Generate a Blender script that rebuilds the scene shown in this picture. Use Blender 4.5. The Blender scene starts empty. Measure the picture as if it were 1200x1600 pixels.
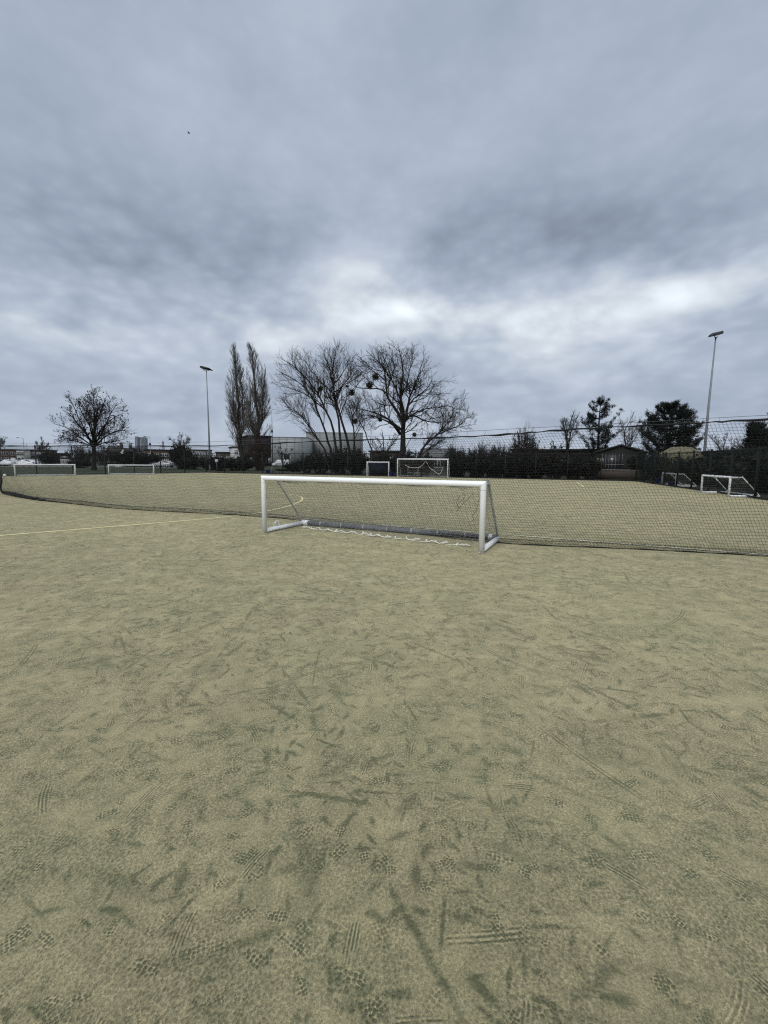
import bpy, math, random
import numpy as np
from mathutils import Matrix, Vector, Euler

sc = bpy.context.scene
col = sc.collection
PI = math.pi
R = math.radians

# ------------------------------------------------------------------ camera
FPX = 700.0                      # focal length in pixels of the 1200 x 1600 photograph
PITCH = math.atan(78.3 / FPX)
ROLL = 0.008
EYE = np.array([0.0, 0.0, 1.55])
c_f = np.array([0, math.cos(PITCH), -math.sin(PITCH)])
c_r0 = np.array([1.0, 0, 0])
c_u0 = np.cross(c_r0, c_f)
c_r = math.cos(ROLL) * c_r0 + math.sin(ROLL) * c_u0
c_u = -math.sin(ROLL) * c_r0 + math.cos(ROLL) * c_u0
cam = bpy.data.cameras.new('camera')
cam.sensor_fit = 'VERTICAL'
cam.sensor_height = 36.0
cam.lens = 36.0 * FPX / 1600.0
cam.clip_start = 0.05
cam.clip_end = 6000
cam_o = bpy.data.objects.new('camera', cam)
m4 = Matrix.Identity(4)
for i in range(3):
    m4[i][0], m4[i][1], m4[i][2], m4[i][3] = c_r[i], c_u[i], -c_f[i], EYE[i]
cam_o.matrix_world = m4
col.objects.link(cam_o)
sc.camera = cam_o


def ray(x, y):
    return c_f + c_r * (x - 600) / FPX - c_u * (y - 800) / FPX


def G(x, y, z=0.0):              # survey helper: a point on the ground
    d = ray(x, y)
    return EYE + d * ((z - EYE[2]) / d[2])


def at(x, y, Y):                 # survey helper: a point at forward distance Y
    d = ray(x, y)
    return EYE + d * (Y / d[1])


# ------------------------------------------------------------------ node helper
class NT:
    def __init__(s, nt):
        s.nt = nt
        nt.nodes.clear()

    def n(s, typ, **kw):
        o = s.nt.nodes.new(typ)
        for k, v in kw.items():
            setattr(o, k, v)
        return o

    def put(s, sock, v):
        if isinstance(v, bpy.types.NodeSocket):
            s.nt.links.new(v, sock)
        elif v is not None:
            if sock.type == 'RGBA' and len(v) == 3:
                v = (*v, 1)
            sock.default_value = v

    def m(s, op, a, b=None, c=None, clamp=False):
        o = s.n('ShaderNodeMath', operation=op, use_clamp=clamp)
        for k, v in enumerate((a, b, c)):
            if v is not None:
                s.put(o.inputs[k], v)
        return o.outputs[0]

    def v(s, op, a, b=None, scale=None):
        o = s.n('ShaderNodeVectorMath', operation=op)
        s.put(o.inputs[0], a)
        if b is not None:
            s.put(o.inputs[1], b)
        if scale is not None:
            s.put(o.inputs['Scale'], scale)
        return o.outputs['Value'] if op in ('LENGTH', 'DOT_PRODUCT', 'DISTANCE') else o.outputs[0]

    def xyz(s, v):
        o = s.n('ShaderNodeSeparateXYZ')
        s.put(o.inputs[0], v)
        return o.outputs[0], o.outputs[1], o.outputs[2]

    def vec(s, x, y, z=0.0):
        o = s.n('ShaderNodeCombineXYZ')
        for k, q in enumerate((x, y, z)):
            s.put(o.inputs[k], q)
        return o.outputs[0]

    def noise(s, vec, scale, detail=3, rough=0.55, dist=0.0, colour=False, dim='3D'):
        o = s.n('ShaderNodeTexNoise', noise_dimensions=dim)
        s.put(o.inputs['Vector'], vec)
        o.inputs['Scale'].default_value = scale
        o.inputs['Detail'].default_value = detail
        o.inputs['Roughness'].default_value = rough
        o.inputs['Distortion'].default_value = dist
        return o.outputs['Color'] if colour else o.outputs[0]

    def ss(s, x, a, b):           # smoothstep a..b -> 0..1
        o = s.n('ShaderNodeMapRange', interpolation_type='SMOOTHSTEP')
        s.put(o.inputs[0], x)
        s.put(o.inputs[1], a)
        s.put(o.inputs[2], b)
        return o.outputs[0]

    def mix(s, f, a, b, blend='MIX'):
        o = s.n('ShaderNodeMix', data_type='RGBA', blend_type=blend)
        s.put(o.inputs[0], f)
        s.put(o.inputs[6], a)
        s.put(o.inputs[7], b)
        return o.outputs[2]

    def rot(s, vec, ang):
        o = s.n('ShaderNodeVectorRotate', rotation_type='Z_AXIS')
        s.put(o.inputs['Vector'], vec)
        s.put(o.inputs['Angle'], ang)
        return o.outputs[0]


# ------------------------------------------------------------------ world: Nishita sky seen through a broken grey cloud deck
SUN_EL, SUN_AZ = R(38), R(-155)          # azimuth measured from +Y towards +X
world = bpy.data.worlds.new('World')
sc.world = world
world.use_nodes = True
w = NT(world.node_tree)
sky = w.n('ShaderNodeTexSky', sky_type='NISHITA')
sky.sun_disc = False
sky.sun_elevation = SUN_EL
sky.sun_rotation = SUN_AZ
sky.air_density = 1.0
sky.dust_density = 2.0
dirv = w.v('NORMALIZE', w.n('ShaderNodeTexCoord').outputs['Generated'])
dx, dy, dz = w.xyz(dirv)
dzp = w.m('MAXIMUM', dz, 0.0)
inv = w.m('DIVIDE', 1.0, w.m('ADD', dzp, 0.16))
q = w.vec(w.m('MULTIPLY', dx, inv), w.m('MULTIPLY', dy, inv), 0.0)   # point on the cloud deck
el = w.m('MULTIPLY', w.m('ARCSINE', dz), 180 / PI)
az = w.m('MULTIPLY', w.m('ARCTAN2', dx, dy), 180 / PI)
wr = w.noise(q, 1.5, 2.5, 0.5, colour=True)
wx, wy, wz = w.xyz(wr)
azw = w.m('ADD', az, w.m('MULTIPLY', w.m('SUBTRACT', wx, 0.5), 16.0))
elw = w.m('ADD', el, w.m('MULTIPLY', w.m('SUBTRACT', wy, 0.5), 8.0))


def bank(a0, e0, wa, we, amp):          # one bank of thicker / thinner cloud (degrees)
    a = w.m('DIVIDE', w.m('SUBTRACT', azw, a0), wa)
    e = w.m('DIVIDE', w.m('SUBTRACT', elw, e0), we)
    d2 = w.m('ADD', w.m('MULTIPLY', a, a), w.m('MULTIPLY', e, e))
    return w.m('MULTIPLY', w.m('EXPONENT', w.m('MULTIPLY', d2, -1.0)), amp)


azs = w.m('ADD', az, w.m('MULTIPLY', w.m('SUBTRACT', wy, 0.5), 4.0))
els = w.m('ADD', el, w.m('MULTIPLY', w.m('SUBTRACT', wx, 0.5), 2.5))
ae = w.vec(w.m('MULTIPLY', azs, 0.040), w.m('MULTIPLY', els, 0.065), 3.0)
n1 = w.noise(ae, 1.0, 8, 0.54, 0.15)                   # big soft billows
n2 = w.noise(w.vec(w.m('MULTIPLY', azs, 0.105), w.m('MULTIPLY', els, 0.16), 7.0), 0.85, 7, 0.53, 0.0)
fb = w.noise(q, 2.2, 8, 0.55, 0.4)
puff = w.n('ShaderNodeTexVoronoi', voronoi_dimensions='2D', feature='SMOOTH_F1')
puff.normalize = True
w.put(puff.inputs['Vector'], w.vec(w.m('MULTIPLY', azs, 0.062), w.m('MULTIPLY', els, 0.12)))
puff.inputs['Detail'].default_value = 1.0
puff.inputs['Roughness'].default_value = 0.55
puff.inputs['Smoothness'].default_value = 1.0
pf = w.m('SUBTRACT', 0.42, puff.outputs['Distance'])
low = w.m('MULTIPLY', w.ss(el, 34, 12), w.m('ADD', 0.42, w.m('MULTIPLY', w.ss(el, 6, 16), 0.58)))
THICK = [(28, 37, 16, 8, -0.04), (-33, 26, 14, 5, -0.07), (9, 25, 15, 5, -0.085), (-16, 22, 12, 4, -0.13), (-34, 20, 9, 4, -0.12), (27, 23.5, 11, 3.5, -0.13),
         (-20, 9.5, 12, 2.5, -0.03), (30, 8, 16, 2.5, -0.02), (11, 19.5, 5, 1.6, -0.10), (-14, 17, 6, 2, -0.05)]
BREAK = [(-1, 18.8, 9, 2.8, 0.46), (6, 18.6, 6, 1.8, 0.16), (29, 17.5, 13, 3.2, 0.42), (17, 16.5, 8, 2.0, 0.16), (-34, 13.5, 9, 1.8, 0.26), (-12, 15.2, 8, 2.2, 0.24), (2, 15.0, 9, 2, 0.12),
         (0, 3.0, 60, 2.0, 0.07), (-6, 36, 24, 8, 0.03)]
lum = None
for b in THICK:
    v = bank(*b)
    lum = v if lum is None else w.m('ADD', lum, v)
brk_ = None
for b in BREAK:
    v = bank(*b)
    brk_ = v if brk_ is None else w.m('ADD', brk_, v)
lum = w.m('ADD', lum, w.m('MULTIPLY', brk_, w.m('ADD', 0.45, w.m('MULTIPLY', w.ss(n2, 0.32, 0.66), 0.62))))
lum = w.m('ADD', lum, w.m('MULTIPLY', w.m('SUBTRACT', n1, 0.5), w.m('ADD', 0.20, w.m('MULTIPLY', low, 0.34))))
lum = w.m('ADD', lum, w.m('MULTIPLY', w.m('MULTIPLY', w.m('SUBTRACT', n2, 0.5), w.m('ADD', 0.10, low)), 0.30))
lum = w.m('ADD', lum, w.m('MULTIPLY', w.m('SUBTRACT', fb, 0.5), w.m('SUBTRACT', 0.16, w.m('MULTIPLY', low, 0.08))))
lum = w.m('ADD', lum, w.m('MULTIPLY', pf, w.m('ADD', 0.06, w.m('MULTIPLY', low, 0.26))))
base = w.m('ADD', 0.465, w.m('MULTIPLY', w.ss(el, 42, 85), 1.15))     # an overcast sky is brightest overhead
base = w.m('MULTIPLY', base, w.m('ADD', 1.0, w.m('MULTIPLY', w.ss(dy, 0.2, -0.7), 0.35)))   # unseen sky behind the camera, brightened to light faces turned towards it
lum = w.m('MAXIMUM', w.m('ADD', base, lum), 0.08)
tint = w.mix(w.ss(lum, 0.30, 0.80), (0.835, 1.0, 1.28), (0.925, 1.0, 1.085))
violet = w.noise(q, 1.1, 2)
tint = w.mix(w.m('MULTIPLY', w.ss(violet, 0.5, 0.75), 0.25), tint, (0.90, 0.965, 1.24))
cloud = w.v('SCALE', tint, scale=w.m('MULTIPLY', lum, 10.0))
skyc = w.mix(0.98, sky.outputs[0], cloud)
bg = w.n('ShaderNodeBackground')
bg.inputs['Strength'].default_value = 0.1
w.put(bg.inputs['Color'], skyc)
wo = w.n('ShaderNodeOutputWorld')
w.nt.links.new(bg.outputs[0], wo.inputs[0])

sun_l = bpy.data.lights.new('sun', 'SUN')
sun_l.energy = 1.5
sun_l.angle = R(26)
sun_l.color = (1.0, 0.985, 0.96)
sun_o = bpy.data.objects.new('sun', sun_l)
sd = Vector((math.sin(SUN_AZ) * math.cos(SUN_EL), math.cos(SUN_AZ) * math.cos(SUN_EL), math.sin(SUN_EL)))
sun_o.rotation_euler = sd.to_track_quat('Z', 'Y').to_euler()
sun_o.location = (-20, 20, 40)
col.objects.link(sun_o)

vs = sc.view_settings
vs.view_transform = 'Standard'
vs.look = 'None'
vs.exposure = 0.0
vs.gamma = 1.0
sc.render.engine = 'CYCLES'
sc.cycles.use_denoising = False
sc.cycles.max_bounces = 5
sc.cycles.diffuse_bounces = 2
sc.cycles.glossy_bounces = 2
sc.cycles.transparent_max_bounces = 12
sc.cycles.filter_width = 1.2


# ------------------------------------------------------------------ mesh builder
class MB:
    def __init__(s):
        s.V, s.F, s.n = [], [], 0

    def add(s, v, f):
        v = np.asarray(v, float).reshape(-1, 3)
        s.V.append(v)
        for q_ in f:
            s.F.append(np.asarray(q_) + s.n) if not isinstance(q_, np.ndarray) else s.F.append(q_ + s.n)
        s.n += len(v)
        return s

    def addq(s, v, f):            # f: (m,k) array
        s.V.append(np.asarray(v, float).reshape(-1, 3))
        s.F.append(('arr', np.asarray(f) + s.n))
        s.n += len(s.V[-1])
        return s

    def box(s, c, size, rz=0.0, rx=0.0, ry=0.0):
        h = np.array(size) / 2
        v = np.array([[x, y, z] for x in (-1, 1) for y in (-1, 1) for z in (-1, 1)]) * h
        if rz or rx or ry:
            v = v @ np.array(Euler((rx, ry, rz)).to_matrix()).T
        f = [[0, 1, 3, 2], [4, 6, 7, 5], [0, 4, 5, 1], [2, 3, 7, 6], [0, 2, 6, 4], [1, 5, 7, 3]]
        return s.addq(v + np.array(c), f)

    def tubes(s, P, Rd, k=3, cap=False):   # P (m,n,3), Rd (m,n)
        P = np.asarray(P, float)
        Rd = np.asarray(Rd, float)
        m, n, _ = P.shape
        T = np.empty_like(P)
        T[:, 1:-1] = P[:, 2:] - P[:, :-2]
        T[:, 0] = P[:, 1] - P[:, 0]
        T[:, -1] = P[:, -1] - P[:, -2]
        T /= np.linalg.norm(T, axis=2, keepdims=True) + 1e-12
        A = np.zeros((m, 3))
        t0 = T[:, 0]
        A[np.arange(m), np.argmin(np.abs(t0), axis=1)] = 1
        A = A[:, None, :] - T * np.sum(A[:, None, :] * T, 2, keepdims=True)
        A /= np.linalg.norm(A, axis=2, keepdims=True) + 1e-12
        B = np.cross(T, A)
        th = np.arange(k) * 2 * PI / k
        V = P[:, :, None, :] + Rd[:, :, None, None] * (np.cos(th)[None, None, :, None] * A[:, :, None, :] + np.sin(th)[None, None, :, None] * B[:, :, None, :])
        i = np.arange(m)[:, None, None] * n * k + np.arange(n - 1)[None, :, None] * k
        a = i + np.arange(k)[None, None, :]
        b = i + ((np.arange(k) + 1) % k)[None, None, :]
        F = np.stack([a, b, b + k, a + k], -1).reshape(-1, 4)
        st = s.n
        s.addq(V.reshape(-1, 3), F)
        if cap:
            for j in range(m):
                s.F.append(('arr', np.array([[st + j * n * k + x for x in range(k)][::-1]])))
                s.F.append(('arr', np.array([[st + (j * n + n - 1) * k + x for x in range(k)]])))
        return s

    def tube(s, pts, r, k=8, cap=True):
        pts = np.asarray(pts, float)
        r = np.full(len(pts), r) if np.isscalar(r) else np.asarray(r, float)
        return s.tubes(pts[None], r[None], k, cap)

    def prism(s, outline, y0, y1):          # outline in XZ, extruded along Y
        o = np.asarray(outline, float)
        n = len(o)
        v = np.vstack([np.c_[o[:, 0], np.full(n, y0), o[:, 1]], np.c_[o[:, 0], np.full(n, y1), o[:, 1]]])
        st = s.n
        i = np.arange(n)
        j = (i + 1) % n
        s.addq(v, np.stack([i, j, j + n, i + n], 1))
        s.F.append(('arr', np.array([i[::-1] + st])))
        s.F.append(('arr', np.array([i + n + st])))
        return s

    def lathe(s, prof, k=16, c=(0, 0, 0)):  # prof list of (r,z)
        prof = np.asarray(prof, float)
        th = np.arange(k) * 2 * PI / k
        V = np.stack([prof[:, 0][:, None] * np.cos(th), prof[:, 0][:, None] * np.sin(th), np.repeat(prof[:, 1][:, None], k, 1)], -1) + np.array(c)
        a = np.arange(len(prof) - 1)[:, None] * k + np.arange(k)
        b = np.arange(len(prof) - 1)[:, None] * k + (np.arange(k) + 1) % k
        return s.addq(V.reshape(-1, 3), np.stack([a, b, b + k, a + k], -1).reshape(-1, 4))

    def cards(s, rng, P, size, aspect=1.0, D=None, bend=0.0):   # leaf-sized faces
        P = np.asarray(P)
        m = len(P)
        a = rng.normal(size=(m, 3)) if D is None else D + rng.normal(size=(m, 3)) * 0.35
        a /= np.linalg.norm(a, axis=1, keepdims=True)
        b = np.cross(a, rng.normal(size=(m, 3)))
        b /= np.linalg.norm(b, axis=1, keepdims=True) + 1e-9
        L = (size * rng.uniform(0.55, 1.3, m))[:, None]
        a = a * L * aspect
        b = b * L
        V = np.stack([P - a * 0.5 , P + b * 0.5, P + a * 0.5, P - b * 0.5], 1)
        return s.addq(V.reshape(-1, 3), np.arange(m * 4).reshape(m, 4))

    def build(s, name, mat, parent=None, smooth=False, off=None):
        V = np.vstack(s.V)
        if off is not None:
            V = V - np.asarray(off)
        loops, starts, tot = [], [], 0
        for f in s.F:
            arr = f[1] if isinstance(f, tuple) else np.asarray(f)[None]
            k = arr.shape[1]
            loops.append(arr.reshape(-1))
            starts.append(tot + np.arange(len(arr)) * k)
            tot += arr.size
        loops = np.concatenate(loops).astype(np.int32)
        starts = np.concatenate(starts).astype(np.int32)
        me = bpy.data.meshes.new(name)
        me.vertices.add(len(V))
        me.vertices.foreach_set('co', V.astype(np.float32).ravel())
        me.loops.add(len(loops))
        me.loops.foreach_set('vertex_index', loops)
        me.polygons.add(len(starts))
        me.polygons.foreach_set('loop_start', starts)
        me.update(calc_edges=True)
        me.validate()
        if smooth:
            me.polygons.foreach_set('use_smooth', np.ones(len(me.polygons), bool))
        me.materials.append(mat)
        o = bpy.data.objects.new(name, me)
        col.objects.link(o)
        if parent is not None:
            o.parent = parent
        return o


def bez(pts, n):                  # smooth resampling (Catmull-Rom)
    p = np.asarray(pts, float)
    p = np.vstack([2 * p[0] - p[1], p, 2 * p[-1] - p[-2]])
    out = []
    segs = len(p) - 3
    for t in np.linspace(0, segs - 1e-6, n):
        i = int(t)
        u = t - i
        a, b, c, d = p[i:i + 4]
        out.append(0.5 * (2 * b + (c - a) * u + (2 * a - 5 * b + 4 * c - d) * u * u + (3 * b - a - 3 * c + d) * u ** 3))
    return np.array(out)


def thing(name, label, cat, loc=(0, 0, 0), rz=0.0, group=None, scale=1.0):
    o = bpy.data.objects.new(name, None)
    o.empty_display_size = 0.3
    col.objects.link(o)
    o.location = [float(t) for t in loc]
    o.rotation_euler = (0, 0, rz)
    o.scale = (scale,) * 3 if np.isscalar(scale) else scale
    return tag(o, label, cat, group)


def tag(o, label=None, cat=None, group=None, kind=None):
    for k, v in (('label', label), ('category', cat), ('group', group), ('kind', kind)):
        if v:
            o[k] = v
    return o


def dup(root, loc, rz=0.0, label=None, group=None, scale=1.0):
    kids = [o for o in root.children]
    r = root.copy()
    col.objects.link(r)
    r.location = [float(t) for t in loc]
    r.rotation_euler = (0, 0, rz)
    r.scale = (scale,) * 3 if np.isscalar(scale) else scale
    if label:
        r['label'] = label
    if group:
        r['group'] = group
    for c in kids:
        d = c.copy()
        col.objects.link(d)
        d.parent = r
        for g in c.children:
            e = g.copy()
            col.objects.link(e)
            e.parent = d
    return r


# ------------------------------------------------------------------ materials
def mat(name, c, rough=0.7, var=0.25, scale=6.0, c2=None, bump=0.0, spec=0.3, metal=0.0, coat=0.0):
    m = bpy.data.materials.new(name)
    m.use_nodes = True
    t = NT(m.node_tree)
    p = t.n('ShaderNodeBsdfPrincipled')
    o = t.n('ShaderNodeOutputMaterial')
    t.nt.links.new(p.outputs[0], o.inputs[0])
    pos = t.n('ShaderNodeTexCoord').outputs['Object']
    nz = t.noise(pos, scale, 5, 0.6)
    c = np.array(c, float)
    lo = c * (1 - var) if c2 is None else np.array(c2)
    hi = c * (1 + var) if c2 is None else c
    t.put(p.inputs['Base Color'], t.mix(t.ss(nz, 0.32, 0.68), tuple(np.clip(lo, 0, 1)), tuple(np.clip(hi, 0, 1))))
    t.put(p.inputs['Roughness'], t.m('ADD', rough - 0.08, t.m('MULTIPLY', nz, 0.16)))
    p.inputs['Specular IOR Level'].default_value = spec
    p.inputs['Metallic'].default_value = metal
    p.inputs['Coat Weight'].default_value = coat
    if bump:
        b = t.n('ShaderNodeBump')
        b.inputs['Strength'].default_value = bump
        b.inputs['Distance'].default_value = 0.01
        t.put(b.inputs['Height'], nz)
        t.nt.links.new(b.outputs[0], p.inputs['Normal'])
    return m


def brick_mat(name, c1, c2, mortar, sx=1.0):
    m = bpy.data.materials.new(name)
    m.use_nodes = True
    t = NT(m.node_tree)
    p = t.n('ShaderNodeBsdfPrincipled')
    o = t.n('ShaderNodeOutputMaterial')
    t.nt.links.new(p.outputs[0], o.inputs[0])
    pos = t.n('ShaderNodeTexCoord').outputs['Object']
    x, y, z = t.xyz(pos)
    br = t.n('ShaderNodeTexBrick')
    t.put(br.inputs['Vector'], t.vec(t.m('ADD', x, y), z, 0))
    t.put(br.inputs['Color1'], c1)
    t.put(br.inputs['Color2'], c2)
    t.put(br.inputs['Mortar'], mortar)
    br.inputs['Scale'].default_value = 2.2 * sx
    br.inputs['Mortar Size'].default_value = 0.015
    t.put(p.inputs['Base Color'], t.mix(t.m('MULTIPLY', t.noise(pos, 0.6, 4), 0.7), br.outputs[0], tuple(np.array(c1) * 0.55)))
    p.inputs['Roughness'].default_value = 0.85
    return m


def stripe_mat(name, c1, c2, scale, vertical=True, rough=0.6):   # profiled cladding / roof sheets / boards
    m = bpy.data.materials.new(name)
    m.use_nodes = True
    t = NT(m.node_tree)
    p = t.n('ShaderNodeBsdfPrincipled')
    o = t.n('ShaderNodeOutputMaterial')
    t.nt.links.new(p.outputs[0], o.inputs[0])
    pos = t.n('ShaderNodeTexCoord').outputs['Object']
    x, y, z = t.xyz(pos)
    u = t.m('ADD', x, y) if vertical else z
    fr = t.m('FRACT', t.m('MULTIPLY', u, scale))
    k = t.ss(t.m('ABSOLUTE', t.m('SUBTRACT', fr, 0.5)), 0.36, 0.48)
    nz = t.noise(pos, 0.5, 5, 0.65)
    cc = t.mix(k, c1, c2)
    t.put(p.inputs['Base Color'], t.mix(t.m('MULTIPLY', t.ss(nz, 0.4, 0.75), 0.45), cc, tuple(np.array(c1) * 0.55)))
    p.inputs['Roughness'].default_value = rough
    return m


M = {}
M['white_metal'] = mat('white_metal', (0.88, 0.89, 0.89), 0.36, 0.02, 5, spec=0.45)
M['far_white'] = mat('far_white', (0.78, 0.79, 0.80), 0.45, 0.05, 5)
M['grey_plastic'] = mat('grey_plastic', (0.15, 0.155, 0.17), 0.55, 0.25, 7)
M['collar'] = mat('collar', (0.42, 0.43, 0.44), 0.5, 0.1, 20)
M['brace'] = mat('brace', (0.42, 0.42, 0.40), 0.5, 0.2, 12)
M['rope_white'] = mat('rope_white', (0.70, 0.68, 0.60), 0.85, 0.15, 40)
M['net_pale'] = mat('net_pale', (0.26, 0.26, 0.235), 0.8, 0.15, 20)
M['net_black'] = mat('net_black', (0.010, 0.011, 0.011), 0.8, 0.3, 9)
M['wire'] = mat('wire', (0.05, 0.05, 0.055), 0.5, 0.1, 20)
M['fence_black'] = mat('fence_black', (0.010, 0.011, 0.010), 0.6, 0.2, 4)
M['fence_green'] = mat('fence_green', (0.004, 0.009, 0.007), 0.6, 0.2, 4)
M['galv'] = mat('galv', (0.20, 0.22, 0.235), 0.5, 0.15, 1.2)
M['lamp_dark'] = mat('lamp_dark', (0.012, 0.013, 0.013), 0.5, 0.15, 5)
M['lamp_glass'] = mat('lamp_glass', (0.75, 0.76, 0.78), 0.15, 0.02, 5)
M['bark_dark'] = mat('bark_dark', (0.014, 0.0125, 0.0105), 0.9, 0.35, 3, bump=0.3)
M['bark_twig'] = mat('bark_twig', (0.018, 0.016, 0.014), 0.9, 0.3, 1)
M['bark_brown'] = mat('bark_brown', (0.028, 0.023, 0.019), 0.9, 0.3, 1)
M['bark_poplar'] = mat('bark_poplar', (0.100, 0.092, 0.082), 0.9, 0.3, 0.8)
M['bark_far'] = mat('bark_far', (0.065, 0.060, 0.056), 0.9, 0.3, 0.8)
M['bark_red'] = mat('bark_red', (0.045, 0.026, 0.019), 0.9, 0.3, 0.8)
M['pods'] = mat('pods', (0.016, 0.013, 0.010), 0.9, 0.3, 1)
M['needles'] = mat('needles', (0.006, 0.010, 0.006), 0.8, 0.4, 0.9)
M['leaf_dark'] = mat('leaf_dark', (0.0075, 0.009, 0.005), 0.75, 0.5, 0.8)
M['leaf_olive'] = mat('leaf_olive', (0.030, 0.030, 0.014), 0.8, 0.45, 0.8)
M['leaf_brown'] = mat('leaf_brown', (0.020, 0.015, 0.009), 0.85, 0.45, 0.8)
M['leaf_rust'] = mat('leaf_rust', (0.16, 0.075, 0.018), 0.85, 0.4, 0.8)
M['mistletoe'] = mat('mistletoe', (0.020, 0.023, 0.010), 0.8, 0.4, 3)
M['brick_red'] = brick_mat('brick_red', (0.10, 0.056, 0.042), (0.08, 0.048, 0.036), (0.12, 0.11, 0.10))
M['brick_brown'] = brick_mat('brick_brown', (0.062, 0.046, 0.034), (0.05, 0.038, 0.03), (0.085, 0.075, 0.065))
M['render_white'] = mat('render_white', (0.50, 0.50, 0.48), 0.85, 0.12, 0.7)
M['render_grey'] = mat('render_grey', (0.22, 0.23, 0.24), 0.85, 0.15, 0.5)
M['roof_dark'] = stripe_mat('roof_dark', (0.028, 0.026, 0.025), (0.018, 0.017, 0.016), 2.5, False, 0.85)
M['roof_grey'] = stripe_mat('roof_grey', (0.17, 0.165, 0.16), (0.10, 0.10, 0.10), 1.2, True, 0.8)
M['clad_grey'] = stripe_mat('clad_grey', (0.25, 0.27, 0.27), (0.16, 0.172, 0.175), 0.36, True, 0.6)
M['clad_mid'] = stripe_mat('clad_mid', (0.19, 0.20, 0.20), (0.13, 0.138, 0.14), 0.36, True, 0.6)
M['clad_blue'] = stripe_mat('clad_blue', (0.045, 0.05, 0.085), (0.03, 0.033, 0.06), 0.5, True, 0.6)
M['tower_wall'] = stripe_mat('tower_wall', (0.22, 0.235, 0.265), (0.12, 0.13, 0.155), 0.28, True, 0.5)
M['tower_dark'] = stripe_mat('tower_dark', (0.105, 0.115, 0.14), (0.07, 0.075, 0.095), 0.35, True, 0.5)
M['timber_dark'] = stripe_mat('timber_dark', (0.006, 0.0055, 0.0045), (0.003, 0.003, 0.0026), 5, True, 0.8)
M['timber_pale'] = mat('timber_pale', (0.17, 0.16, 0.14), 0.8, 0.3, 3)
M['thatch'] = mat('thatch', (0.13, 0.12, 0.075), 0.95, 0.35, 5, bump=0.6)
M['glass'] = mat('glass', (0.025, 0.03, 0.036), 0.12, 0.2, 0.7, spec=0.5)
M['glass_pale'] = mat('glass_pale', (0.17, 0.19, 0.21), 0.15, 0.3, 0.8, spec=0.5)
M['frame_white'] = mat('frame_white', (0.62, 0.62, 0.61), 0.5, 0.08, 3)
M['dark_void'] = mat('dark_void', (0.012, 0.012, 0.013), 0.9, 0.2, 1)  # near-black colour painting the shade inside the warehouse door opening
M['sign_white'] = mat('sign_white', (0.62, 0.66, 0.68), 0.45, 0.05, 4)
M['rubber'] = mat('rubber', (0.012, 0.012, 0.012), 0.85, 0.2, 6)
M['alloy'] = mat('alloy', (0.40, 0.41, 0.42), 0.35, 0.1, 6, metal=0.8)
M['car_white'] = mat('car_white', (0.80, 0.81, 0.83), 0.28, 0.03, 2, coat=0.4)
M['car_silver'] = mat('car_silver', (0.33, 0.34, 0.36), 0.3, 0.05, 2, coat=0.4)
M['car_navy'] = mat('car_navy', (0.015, 0.018, 0.04), 0.25, 0.1, 2, coat=0.5)
M['car_grey'] = mat('car_grey', (0.09, 0.095, 0.10), 0.3, 0.1, 2, coat=0.4)
M['headlight'] = mat('headlight', (0.65, 0.66, 0.68), 0.15, 0.02, 5)
M['taillight'] = mat('taillight', (0.25, 0.01, 0.01), 0.3, 0.05, 5)
M['blue_plastic'] = mat('blue_plastic', (0.012, 0.02, 0.17), 0.45, 0.2, 5)
M['navy_sheet'] = mat('navy_sheet', (0.008, 0.010, 0.022), 0.8, 0.35, 3)
M['yellow_plastic'] = mat('yellow_plastic', (0.50, 0.48, 0.33), 0.5, 0.05, 5)
M['orange'] = mat('orange', (0.30, 0.13, 0.015), 0.7, 0.25, 4)
M['line_white'] = mat('line_white', (0.70, 0.69, 0.56), 0.9, 0.22, 14, c2=(0.36, 0.33, 0.22))
M['line_yellow'] = mat('line_yellow', (0.80, 0.74, 0.42), 0.9, 0.25, 16, c2=(0.70, 0.62, 0.30))
M['bird'] = mat('bird', (0.02, 0.02, 0.02), 0.8, 0.2, 9)
M['asphalt'] = mat('asphalt', (0.055, 0.055, 0.054), 0.9, 0.2, 1.5)
M['path'] = mat('path', (0.15, 0.145, 0.13), 0.9, 0.25, 1.5)
M['kerb'] = mat('kerb', (0.24, 0.23, 0.21), 0.9, 0.2, 2)
M['soil'] = mat('soil', (0.018, 0.015, 0.010), 0.95, 0.5, 1.5, bump=0.5)
M['grass'] = mat('grass', (0.024, 0.033, 0.011), 0.95, 0.45, 0.35, bump=0.5)


def weather(m, z0, amount):        # grime splashed up the feet, scuffs along the paint
    t = m.node_tree
    p = [n for n in t.nodes if n.type == 'BSDF_PRINCIPLED'][0]
    src = p.inputs['Base Color'].links[0].from_socket
    k = NT.__new__(NT)
    k.nt = t
    pos = k.n('ShaderNodeTexCoord').outputs['Object']
    x, y, z = k.xyz(pos)
    foot = k.m('MULTIPLY', k.ss(z, z0, 0.0), k.ss(k.noise(pos, 34, 5, 0.7), 0.42, 0.66))
    sc_ = k.m('MULTIPLY', k.ss(k.noise(pos, 11, 6, 0.75, 0.6), 0.62, 0.70), k.ss(k.noise(pos, 2.1, 3), 0.45, 0.65))
    f = k.m('MULTIPLY', k.m('MAXIMUM', foot, k.m('MULTIPLY', sc_, 0.55)), amount, clamp=True)
    k.put(p.inputs['Base Color'], k.mix(f, src, (0.27, 0.24, 0.16)))


weather(M['white_metal'], 0.16, 0.6)


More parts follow.
